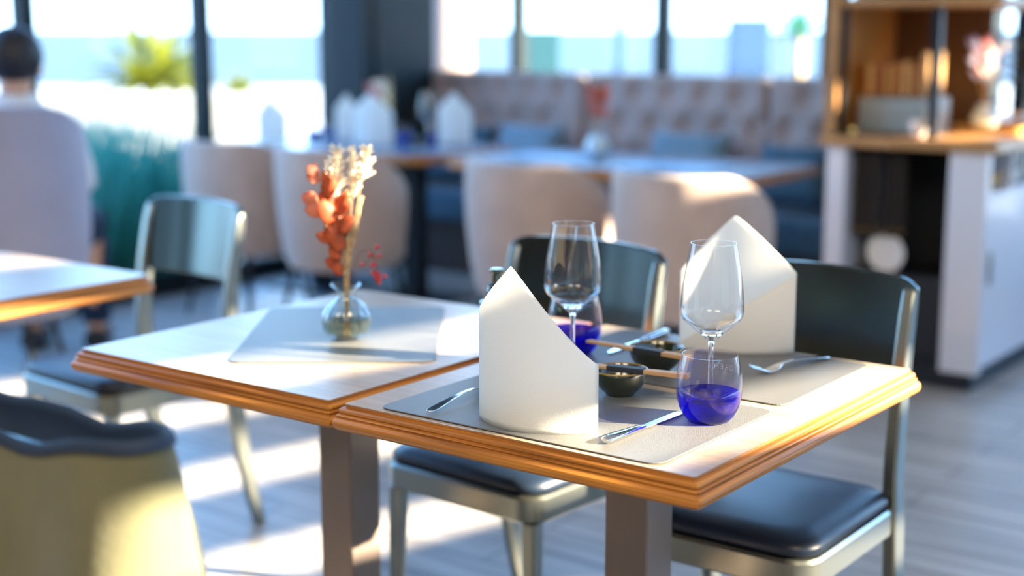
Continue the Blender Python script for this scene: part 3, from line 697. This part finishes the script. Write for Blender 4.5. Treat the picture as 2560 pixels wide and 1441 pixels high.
gch = tub_chair('lilac grey armchair under the seated person at the left edge', W(-4.60, 3.0), 0.05, GREYFAB, 'grey_armchair', 1.06, .36, None)

# ------------------------------------------------------------------ WINDOW TABLES
def big_table(label, a0, a1, b0, b1):
    t = make_table(a1 - a0, b1 - b0, 'dining_table', label, W((a0 + a1) / 2, (b0 + b1) / 2), PHI, .10, None, False, mat('blue_grey_tabletop', (.20, .27, .36), .25, coat=.4))
    for s in (-1, 1):
        x = s * ((a1 - a0) / 2 - .35)
        MB().box((x, 0, .361), (.09, .09, .698)).build('post', DARK, t, True, .004, 2)
        MB().box((x, 0, .006), (.42, .42, .012)).build('base_plate', DARK, t, False)
    return t
big_table('long window table at the right, empty but for a vase and blue placemats', -4.05, -2.56, 4.93, 5.68)
big_table('long window table at the left, set with napkins and blue tumblers', -5.52, -4.18, 4.93, 5.68)
zt_ = .7505
BLM = mat('sky_blue_placemat', (.14, .30, .52), .35, spec=.6)
for (a_, b_, l_) in ((-3.72, 5.30, 'blue grey placemat at the left end of the right window table'), (-3.05, 5.22, 'blue grey placemat at the right end of the right window table'),):
    o = MB().loft([rr(0, 0, .45, .32, .02, 0), rr(0, 0, .45, .32, .02, .003)]).build('placemat', BLM, None, False); o.location = W(a_, b_, zt_); o.rotation_euler = (0, 0, PHI); tag(o, l_, 'placemat')
# folded napkins on the left window table
def far_napkin(label, loc, rz, h=.23, w_=.16):
    o = MB().grid(lambda u, v: ((u - .5) * w_, -.04 * math.sin(PI * u) * (1 - .6 * v), v * (h * (.62 + .38 * (1 - abs(u - .45) / .55)))), 20, 12).build('folded_napkin', PAPER, None, True, solid=.004, auto=0)
    o.location = loc; o.rotation_euler = (0, 0, rz); return tag(o, label, 'napkin', 'napkins on the left window table')
def gp(u, v, z): return at(u, v, z)
far_napkin('white napkin far left on the left window table', gp(682, 352, zt_ + .002), .1, .22, .15)
far_napkin('white napkin below the pink flowers on the window table', gp(935, 362, zt_ + .002), -.2, .26, .2)
far_napkin('white napkin right of the far wine glass on the window table', gp(1138, 360, zt_ + .002), .2, .26, .17)
far_napkin('white napkin at the column, left of the pink flowers', gp(868, 350, zt_ + .002), .4, .24, .12)
def far_tumbler(label, loc):
    t = thing('tumbler', label, 'tumbler', loc, 0, 'cobalt tumblers on the left window table')
    MB().lathe([(.0005, 0), (.03, 0), (.042, .02), (.046, .045), (.043, .05), (.0005, .045)], 24).build('dyed_base', mat('cobalt', (.02, .04, .40), .15, coat=.5), t, True)
    MB().lathe([(.046, .045), (.047, .06), (.041, .095)], 24, close_ends=False).build('wall', GLASS, t, True)
    return t
ft = far_tumbler('cobalt tumbler on the window table, right of the first napkin', gp(785, 348, zt_ + .001))
dup(ft, gp(835, 346, zt_ + .001), 0, 'cobalt tumbler on the window table against the dark column')
dup(ft, gp(1012, 358, zt_ + .001), 0, 'cobalt tumbler on the window table right of the napkin under the pink flowers')
dup(ft, gp(1090, 358, zt_ + .001), 0, 'cobalt tumbler on the window table under the far wine glass')
dup(wg, gp(1072, 352, zt_ + .001), 0, 'clear wine glass on the left window table, against the tufted bench', 'wine glasses on the left window table')
o = MB().lathe([(.0005, 0), (.04, 0), (.052, .012), (.05, .03), (.046, .03), (.0005, .01)], 24).build('sauce_bowl', GREEN_GLAZE, None, True); o.location = gp(1048, 359, zt_ + .001); tag(o, 'dark sauce bowl on the left window table', 'bowl')
def flower_vase(label, flabel, loc, s, cols, n=26, spread=.06, top=.24):
    t = thing('flower_vase', label, 'vase', loc)
    MB().lathe([(r * s, z * s) for r, z in [(.0005, 0), (.03, 0), (.05, .02), (.055, .045), (.045, .07), (.028, .085), (.032, .10), (.029, .10), (.025, .085), (.0005, .02)]], 32).build('glass_body', mat('pale_glass', (.65, .82, .88), .12, spec=.8, coat=.6), t, True)
    f_ = thing('dried_flowers', flabel, 'flowers', Vector(loc) + Vector((0, 0, .09 * s)))
    mb = MB()
    mb.tube([(0, 0, -.05 * s), (.0, 0, top * .6)], [.004, .008], 6)
    for i in range(6): mb.tube([(0, 0, 0), (random.uniform(-spread, spread), random.uniform(-spread, spread), top * random.uniform(.6, 1))], [.002, .001], 5)
    mb.build('stems', STRAW, f_, True)
    for ci, cm in enumerate(cols):
        mb = MB()
        for _ in range(n):
            x_, y_ = random.uniform(-spread, spread) + spread * .5 * (ci - len(cols) / 2 + .5), random.uniform(-spread, spread); z_ = top * random.uniform(.35, 1)
            mb.leaf((x_ * z_ / top, y_ * z_ / top, z_), (random.uniform(-1, 1), random.uniform(-1, 1), 1.2), .05 * s, .024 * s, (0, -1, .2), .1, 4)
        mb.build('petals', cm, f_, True, auto=0, fix=False)['kind'] = 'stuff'
flower_vase('small vase on the left window table beside the dark column', 'pink dried flowers on the left window table', gp(945, 350, zt_), .9, [PINKFL, CREAM], 22, .04, .20)
flower_vase('pale blue glass vase on the right window table', 'rust and pink dried flowers on the right window table', gp(1492, 392, zt_), 1.05, [REDLEAF, PINKFL], 22, .05, .19)

# ------------------------------------------------------------------ TUFTED BENCH
def bench(a0, a1, label):
    t = thing('tufted_bench', label, 'bench', W((a0 + a1) / 2, 6.55), PHI, 'tufted wall bench sections')
    L = a1 - a0; z0, z1 = .42, 1.085; px, pz = .20, .17
    def f(u, v):
        x = -L / 2 + L * u; z = z0 + (z1 - z0) * v
        d = 0.0; row = round((z - z1 + .09) / pz)
        for rk in (row - 1, row, row + 1):
            zc = z1 - .09 + rk * pz
            if rk > 0 or zc < z0 + .02: continue
            off = px / 2 if rk % 2 else 0
            cx_ = round((x - off) / px) * px + off
            if abs(cx_) > L / 2 - .04: continue
            r2 = ((x - cx_) / .045) ** 2 + ((z - zc) / .045) ** 2; d += math.exp(-r2)
        d *= 1.35
        ed = min(1, min(u, 1 - u) * L / .03); edz = min(1, (1 - v) * (z1 - z0) / .03)
        puff = .0 + .03 * math.sqrt(max(0, 1 - (1 - ed) ** 2)) * math.sqrt(max(0, 1 - (1 - edz) ** 2))
        return (x, -.05 - puff + .048 * d, z)
    MB().grid(f, int(L / .02), 34).build('tufted_back', TUFT, t, True, auto=0)
    for rk in range(0, -4, -1):
        zc = z1 - .09 + rk * pz; off = px / 2 if rk % 2 else 0; n0 = int(L / px) + 1
        if zc < z0 + .02: continue
        for q in range(-n0, n0):
            x_ = q * px + off
            if abs(x_) < L / 2 - .04: MB().ball((x_, -.022, zc), .017, 12, (1, .5, 1)).build('button', mat('dark_button', (.10, .07, .07), .7), t, True)
    MB().box((0, .05, (z0 + z1) / 2 - .01), (L - .004, .2, z1 - z0 - .02)).build('back_frame', TUFT, t, True, .01, 2)
    mb = MB().loft([rr(0, -.32, L - .01, .54, .04, .30, 5), rr(0, -.32, L, .55, .045, .33, 5), rr(0, -.32, L, .55, .045, .43, 5), rr(0, -.32, L - .04, .51, .04, .455, 5)]); mb.build('seat', BLUEFAB, t, True, auto=60)
    MB().box((0, -.25, .15), (L - .02, .56, .30)).build('plinth', mat('brown_plinth', (.06, .035, .03), .6), t, False)
bench(-5.40, -4.335, 'tufted mauve bench section at the left, beside the dark column')
bench(-4.325, -3.235, 'tufted mauve bench section in the middle, behind the window table')
bench(-3.225, -2.40, 'narrow visible tufted mauve bench section right, next to the shelf unit')
def cushion(label, a_, b_, w_, h_, tilt, rz, m):
    def f(sg):
        def g(u, v):
            x, z = (u - .5) * 2, (v - .5) * 2
            pin = 1 - .10 * (1 - x * x) * abs(z) ** 3; pin2 = 1 - .10 * (1 - z * z) * abs(x) ** 3
            return (x * w_ / 2 * pin2, sg * .07 * ((1 - x ** 4) * (1 - z ** 4)) ** .6, z * h_ / 2 * pin)
        return g
    mb = MB().grid(f(1), 18, 18).grid(f(-1), 18, 18); bmesh.ops.remove_doubles(mb.bm, verts=mb.bm.verts, dist=.0005)
    o = mb.build('cushion', m, None, True, auto=0); o.location = W(a_, b_, .47 + h_ / 2); o.rotation_euler = (tilt, 0, PHI + rz); return tag(o, label, 'cushion', 'blue bench cushions')
cushion('petrol blue cushion on the bench, right of the far napkin', -4.98, 6.24, .42, .34, -.35, .1, BLUEFAB)
cushion('steel blue cushion leaning left of the bench seam', -4.52, 6.22, .46, .36, -.35, -.1, PALEBLUE)
cushion('steel blue cushion on the bench above the right end of the window table', -3.52, 6.20, .44, .36, -.35, .1, PALEBLUE)
cushion('petrol blue cushion on the bench next to the shelf unit', -2.96, 6.22, .40, .32, -.35, .0, BLUEFAB)

# ------------------------------------------------------------------ WAITER STATION
AL, AR, BF, BK = -2.28, -1.665, 5.08, 6.9
St = thing('service_cabinet', 'white service cabinet with wooden counter and open end niche, right edge', 'cabinet', W(0, 0), PHI)
def sbox(x0, x1, y0, y1, z0, z1, name, m, par=St, bev=.003):
    return MB().box(((x0 + x1) / 2, (y0 + y1) / 2, (z0 + z1) / 2), (x1 - x0, y1 - y0, z1 - z0)).build(name, m, par, True, bev, 2)
sbox(AL, AL + .075, BF, BF + .5, .07, .885, 'side_panel', WHITEP)
sbox(AR - .14, AR, BF, BF + .045, .07, .885, 'end_panel', WHITEP)
sbox(AL + .075, AR - .03, BF + .40, BK, .07, .885, 'carcass', DARK)
sbox(AL + .01, AR - .03, BF + .03, BK, 0, .07, 'plinth', DARK)
sbox(AL + .075, AR - .03, BF + .03, BF + .40, .07, .09, 'niche_floor', DARK)
for i, (y0, y1) in enumerate(((BF + .045, BF + .66), (BF + .67, BF + 1.25), (BF + 1.26, BK))):
    sbox(AR - .022, AR, y0, y1, .09, .715, 'door', WHITEP)
    if i < 2: sbox(AR - .004, AR + .012, y0 + .02, y0 + .03, .40, .52, 'handle', ALU)
sbox(AR - .14, AR, BF + .045, BK, .715, .735, 'open_shelf', WHITEP)
sbox(AR - .155, AR - .14, BF + .045, BF + .45, .09, .885, 'partition', DARK)
for y in (BF + .28, BF + .9, BF + 1.5): sbox(AR - .14, AR - .002, y, y + .02, .735, .885, 'shelf_divider', WHITEP)
MB().box(((AL + AR) / 2 + .01, (BF + BK) / 2 - .01, .905), (AR - AL + .06, BK - BF + .04, .04)).build('countertop', OAK_BX, St, True, .004, 2)
# shelf frame above the counter
Sh = thing('shelf_unit', 'oak and black metal shelf frame standing on the service cabinet', 'shelf', W(0, 0), PHI)
sbox(AL - .015, AL + .03, BF - .01, BF + .05, .925, 2.4, 'wooden_post', OAK_BX, Sh)
sbox(AL + .03, AL + .045, BF + .02, BF + .06, .925, 2.4, 'metal_post', DARKLEG, Sh)
sbox(AR - .245, AR - .21, BF + .03, BF + .065, .925, 2.4, 'metal_post', DARKLEG, Sh)
sbox(AL - .01, AL + .012, BF + .05, BK, .925, 1.42, 'back_panel', mat('warm_brown_board', (.50, .22, .045), .5), Sh)
sbox(AL - .01, AR + .02, BF, BK, 1.40, 1.432, 'top_shelf', OAK_BX, Sh)
sbox(AL + .012, AR - .21, BF + .60, BF + .62, .925, 1.40, 'divider', mat('dark_walnut', (.09, .045, .015), .5), Sh)
# things on the counter
zc = .925
Tr = thing('cutlery_box', 'grey metal drawer box on the wooden counter, behind the small white cup', 'box', W(AL + .190, BF + .27, zc), PHI)
MB().box((0, 0, .07), (.27, .26, .14)).build('body', mat('pale_grey_metal', (.40, .47, .50), .4, .3), Tr, True, .008, 3)
for i in range(2): MB().box((0, -.132, .038 + i * .066), (.25, .006, .056)).build('drawer', mat('grey_drawer', (.33, .42, .45), .4, .3), Tr, True, .002, 2)
wd = [(.72, .42, .14), (.45, .16, .05), (.60, .32, .10), (.55, .25, .08), (.66, .38, .14), (.5, .22, .07), (.62, .36, .14)]
for i in range(7):
    h_ = .125 + .01 * math.sin(i * 2.1) + (.045 if i == 6 else 0)
    o = MB().box((0, 0, h_ / 2), (.026, .17, h_)).build('menu_book', mat('tan_cover_%d' % i, wd[i], .5), None, True, .002, 2)
    o.location = W(AL + .080 + i * .036, BF + .27, zc + .141); o.rotation_euler = (0, 0, PHI)
    tag(o, ['leftmost tan menu book standing on the grey box', 'dark brown menu book, second from left on the grey box', 'tan menu book, third from left on the grey box', 'middle brown menu book on the grey box', 'tan menu book, third from right on the grey box', 'brown menu book, second from right on the grey box', 'tallest tan menu book, rightmost on the grey box'][i], 'book', 'menu books on the grey box')
cp = thing('cup', 'small white porcelain cup on the wooden counter', 'cup', W(AL + .325, BF + .075, zc), 0)
MB().lathe([(.0005, .002), (.018, 0), (.022, .004), (.034, .025), (.038, .06), (.036, .06), (.031, .026), (.0005, .008)], 32).build('body', PORC, cp, True)
MB().tube([(.034, 0, .05), (.052, 0, .045), (.050, 0, .022), (.031, 0, .018)], .004, 8).build('handle', PORC, cp, True)
o = MB().lathe([(.0005, 0), (.012, 0), (.014, .02), (.010, .03), (.0005, .032)], 20).build('tea_light', mat('brass', (.8, .5, .15), .2, 1.0), None, True); o.location = W(AL + .09, BF + .03, zc); tag(o, 'small brass tea light at the left end of the counter', 'candle')
tr = thing('wooden_tray', 'round-cornered wooden tray under the right flower vase', 'tray', W(-1.83, 5.68, zc), PHI)
MB().loft([rr(0, 0, .26, .36, .03, 0), rr(0, 0, .28, .38, .03, .025), rr(0, 0, .265, .365, .028, .025), rr(0, 0, .25, .35, .025, .006)]).build('body', mat('golden_wood', (.58, .33, .10), .45), tr, True)
flower_vase('clear vase with flowers on the wooden tray of the counter', 'mixed pale and red dried flowers on the right counter', W(-1.86, 5.60, zc + .0065), 1.0, [mat('lilac_dry', (.45, .42, .58), .8), PINKFL, mat('grey_dry', (.5, .48, .5), .8)], 14, .06, .24)
# dark plant behind
pl = thing('potted_plant', 'dark leafy plant behind the flowers on the right counter', 'plant', W(-1.80, 6.25, zc))
MB().lathe([(.0005, 0), (.07, 0), (.10, .12), (.09, .12), (.0005, .10)], 24).build('pot', DARK, pl, True)
mb = MB()
for i in range(70):
    an = random.uniform(0, 2 * PI); mb.leaf((0, 0, .1 + random.uniform(0, .1)), (math.cos(an), math.sin(an), random.uniform(.2, 1.8)), random.uniform(.2, .34), .06, (0, 0, 1), .35, 6)
mb.build('foliage', GREEN, pl, True, auto=0, fix=False)
# hanging aprons in the end niche
ap = mat('black_brown_cloth', (.022, .016, .014), .85)
for i, (a_, w_, l_) in enumerate(((AL + .145, .11, 'black apron hanging in the cabinet end, left'), (AL + .245, .085, 'black apron hanging in the cabinet end, right'))):
    t = thing('apron', l_, 'apron', W(a_, BF + .06 + .02 * i, .545), PHI, 'aprons hanging in the cabinet')
    MB().grid(lambda u, v: ((u - .5) * w_ * (1 - .1 * v), .012 * math.sin(u * 14 + i), .33 * v), 16, 8).build('cloth', ap, t, True, solid=.006, auto=0)
    MB().box((0, 0, .02), (w_ * .95, .02, .014)).build('hem_band', mat('ochre_hem', (.14, .09, .02), .8), t, False)
o = MB().lathe([(.0005, 0), (.055, .002), (.074, .009), (.0745, .011), (.055, .006), (.0005, .004)], 40).build('plate', PORC, None, True)
o.location = W(AL + .225, BF + .20, .245); o.rotation_euler = (PI / 2, 0, PHI); tag(o, 'round white plate standing on edge inside the dark cabinet end', 'plate')
sbox(AL + .075, AR - .155, BF + .06, BF + .40, .09, .405, 'inner_box', DARK)
o.location = W(AL + .215, BF + .10, .4055 + .0745)
# bowls in the open shelf of the long side
for i, y in enumerate((BF + .18, BF + .42)):
    o = MB().lathe([(.0005, 0), (.03, 0), (.05, .02), (.062, .06), (.058, .06), (.045, .02), (.0005, .008)], 32).build('bowl', [mat('gold_bowl', (.85, .55, .18), .3, .6), PORC][i], None, True); o.location = W(AR - .072, y, .736)
    tag(o, ['gold bowl in the open side shelf of the cabinet', 'white bowl in the open side shelf of the cabinet'][i], 'bowl')

# ------------------------------------------------------------------ PERSON
def person():
    C = atd(30, 150, 5.25); pz = 0
    t = thing('person', 'person with short dark hair in a white shirt, seated at the left edge, back turned', 'person', (C.x - .025, C.y + .03, 0))
    me = bpy.data.meshes.new('body'); bm = bmesh.new()
    J_ = dict(pelvis=(0, .12, .52), belly=(0, .10, .68), chest=(0, .06, .86), neck0=(0, .05, 1.03), neck=(.005, .05, 1.09), head=(.01, .06, 1.17), crown=(.01, .05, 1.27),
              sl=(-.17, .05, .99), el=(-.20, .16, .76), hl=(-.10, .38, .72), sr=(.17, .05, .99), er=(.20, .16, .76), hr=(.10, .38, .72),
              kl=(-.13, .52, .50), fl=(-.13, .56, .08), tl=(-.13, .68, .05), kr=(.13, .52, .50), fr=(.13, .56, .08), tr=(.13, .68, .05))
    Rr = dict(pelvis=(.16, .12), belly=(.15, .11), chest=(.165, .12), neck0=(.075, .07), neck=(.058, .06), head=(.074, .085), crown=(.055, .065), sl=(.06, .06), el=(.042, .042), hl=(.028, .028), sr=(.06, .06), er=(.042, .042), hr=(.028, .028), kl=(.065, .065), fl=(.042, .042), tl=(.035, .035), kr=(.065, .065), fr=(.042, .042), tr=(.035, .035))
    vs = {k_: bm.verts.new(p) for k_, p in J_.items()}
    for a_, b_ in (('pelvis', 'belly'), ('belly', 'chest'), ('chest', 'neck0'), ('neck0', 'neck'), ('neck', 'head'), ('head', 'crown'), ('chest', 'sl'), ('sl', 'el'), ('el', 'hl'), ('chest', 'sr'), ('sr', 'er'), ('er', 'hr'), ('pelvis', 'kl'), ('kl', 'fl'), ('fl', 'tl'), ('pelvis', 'kr'), ('kr', 'fr'), ('fr', 'tr')): bm.edges.new((vs[a_], vs[b_]))
    bm.to_mesh(me); bm.free(); o = bpy.data.objects.new('body', me); col.objects.link(o); o.parent = t; me.materials.append(SKIN)
    md = o.modifiers.new('s', 'SKIN'); md.use_smooth_shade = True
    for i, k_ in enumerate(J_): me.skin_vertices[0].data[i].radius = Rr[k_]
    me.skin_vertices[0].data[0].use_root = True
    q = o.modifiers.new('ss', 'SUBSURF'); q.levels = 2; q.render_levels = 2
    # face (turned away), ears
    MB().ball((.01, .155, 1.165), .016, 10, (.8, 1, 1.2)).build('nose', SKIN, t, True)
    for s in (-1, 1): MB().ball((.01 + s * .088, .06, 1.175), .028, 12, (.35, .7, 1.1)).build('ear', SKIN, t, True)
    # hair cap
    MB().ball((.01, .045, 1.225), .112, 28, (.93, 1.0, .98)).build('hair', HAIR, t, True)
    # shirt: torso shell and sleeves
    mb = MB()
    el = lambda cx_, cy_, rx, ry, z: [(cx_ + rx * math.cos(2 * PI * j / 32), cy_ + ry * math.sin(2 * PI * j / 32), z) for j in range(32)]
    mb.loft([el(0, .12, .185, .15, .50), el(0, .11, .18, .145, .66), el(0, .07, .20, .15, .84), el(0, .055, .215, .135, .95), el(0, .05, .185, .11, 1.01), el(0, .05, .10, .085, 1.045), el(.003, .05, .078, .078, 1.085), el(.003, .05, .070, .070, 1.085)], True, False, False)
    for s in (-1, 1): mb.tube([(s * .13, .05, .97), (s * .175, .06, .95), (s * .20, .13, .80), (s * .20, .18, .75), (s * .12, .34, .73)], [.07, .072, .060, .054, .044], 16)
    mb.build('shirt', SHIRT, t, True, auto=0)
    mb = MB()
    for s in (-1, 1): mb.tube([(s * .08, .14, .52), (s * .13, .50, .53), (s * .13, .56, .44), (s * .13, .57, .12)], [.115, .085, .075, .06], 16)
    mb.build('trousers', NAVY, t, True, auto=0)
    for s in (-1, 1): MB().tube([(s * .13, .52, .045), (s * .13, .62, .045), (s * .13, .74, .035)], [.045, .048, .03], 12).build('shoe', DARK, t, True)
    t.rotation_euler = (0, 0, .05)
    return t
person()

# ------------------------------------------------------------------ OUTSIDE
def fan_plant(label, name, loc, R, n, m, flat=.7, cat='plant', trunk=True):
    t = thing(name, label, cat, loc)
    mb = MB()
    for i in range(n):
        an = random.uniform(0, 2 * PI); el_ = random.uniform(.15, 1.5)
        mb.leaf((0, 0, 0), (math.cos(an) * math.cos(el_), math.sin(an) * math.cos(el_), math.sin(el_) * flat), R * random.uniform(.7, 1.05), R * .16, (0, 0, 1), .25, 7)
    f_ = mb.build('fronds', m, t, True, auto=0, fix=False); f_.location = (0, 0, 0)
    return t
def planted(label, u, v, Y, R, n, m, name='palm', cat='palm'):
    p = atd(u, v, Y); t = fan_plant(label, name, p, R, n, m, cat=cat)
    MB().tube([(0, 0, -p.z - .12), (0.02, 0, -.3 if p.z > .5 else -.1), (0, 0, .03)], [.09, .07, .06], 12).build('trunk', STRAW, t, True)
planted('yellow green palm outside the left window', 375, 222, 11.5, .62, 90, PALM)
planted('smaller sunlit palm close to the window mullion, outside', 440, 225, 12.5, .42, 60, PALM)
planted('low yellow shrub right of the thick mullion outside', 600, 250, 12.5, .32, 60, PALM, 'shrub', 'shrub')
# low white garden wall
o = MB().box((0, 0, 0), (2.4, .25, .95)).build('garden_wall', SAND, None, False, .01); o.location = atd(330, 262, 10.3); o.location.z = .38; tag(o, 'low white garden wall below the palm outside', 'wall')
# ornamental grasses
mb = MB()
for i in range(2600):
    a_ = AX - .25 - random.random() ** 1.3 * 1.3; b_ = random.uniform(2.5, 5.15)
    fa = (b_ - 2.4) / 2.6
    p = W(a_, b_, -.1); hh = random.uniform(.62, 1.0) * (.85 + .22 * math.sin(b_ * 3.1)) * (.72 + .38 * fa)
    mb.leaf(p, (random.uniform(-.35, .35), random.uniform(-.35, .35), 1), hh, .02, (random.uniform(-1, 1), -1, 0), random.uniform(-.25, .25), 5)
o = mb.build('ornamental_grass', GRASS, None, True, auto=0, fix=False); tag(o, 'blue green ornamental grasses outside the left glass wall', 'grass', kind='stuff')
# terrace furniture behind the bench windows
def out_box(name, label, cat, u0, u1, v0, v1, Y, m, dy=.3, group=None):
    p0 = atd(u0, v1, Y); p1 = atd(u1, v0, Y)
    z0 = max(p0.z, -.1)
    o = MB().box((0, 0, (p1.z - z0) / 2), (p1.x - p0.x, dy, p1.z - z0)).build(name, m, None, True, .01, 2)
    o.location = ((p0.x + p1.x) / 2, Y, z0); return tag(o, label, cat, group)
SB = mat('bright_blue_canvas', (.02, .08, .20), .7); TEAL = mat('teal_canvas', (.02, .10, .13), .7)
out_box('blue_wind_screen', 'blue canvas wind screen outside, behind the left end of the bench', 'screen', 1010, 1078, 72, 700, 11.5, SB)
out_box('teal_wind_screen', 'teal canvas wind screen outside between two mullions', 'screen', 1318, 1402, 75, 700, 12.0, TEAL)
out_box('blue_post', 'narrow blue post outside, left of the right-hand mullion', 'post', 1530, 1562, 40, 700, 11.0, SB, .1)
out_box('wide_blue_screen', 'wide blue canvas screen outside, behind the right bench section', 'screen', 1808, 1922, 45, 700, 11.0, SB)
out_box('wooden_post', 'brown wooden post outside beside the wide blue screen', 'post', 1928, 1948, 45, 700, 11.0, mat('post_wood', (.16, .09, .06), .6), .08)
pu = thing('closed_parasol', 'closed cream parasol outside, behind the bench near the column', 'parasol', (atd(1120, 90, 11).x, 11, -.11))
MB().lathe([(.0005, .35), (.16, .38), (.20, .6), (.17, 1.6), (.05, 2.6), (.0005, 2.65)], 16).build('canopy', mat('cream_canvas', (.30, .25, .23), .8), pu, True)
MB().lathe([(.0005, 0), (.25, 0), (.25, .06), (.03, .08), (.03, .5), (.0005, .5)], 16).build('stand', SAND, pu, True)
fan_plant('green shrub outside at the right end of the bench windows', 'shrub', atd(2000, 95, 11.5), .3, 50, mat('fresh_leaf', (.06, .28, .16), .5, trans=.3), cat='shrub')
MB().tube([(0, 0, 0), (0, 0, -1.6)], [.05, .05], 8).build('trunk', STRAW, [x for x in bpy.data.objects if x.get('label', '').startswith('green shrub outside')][0], True)
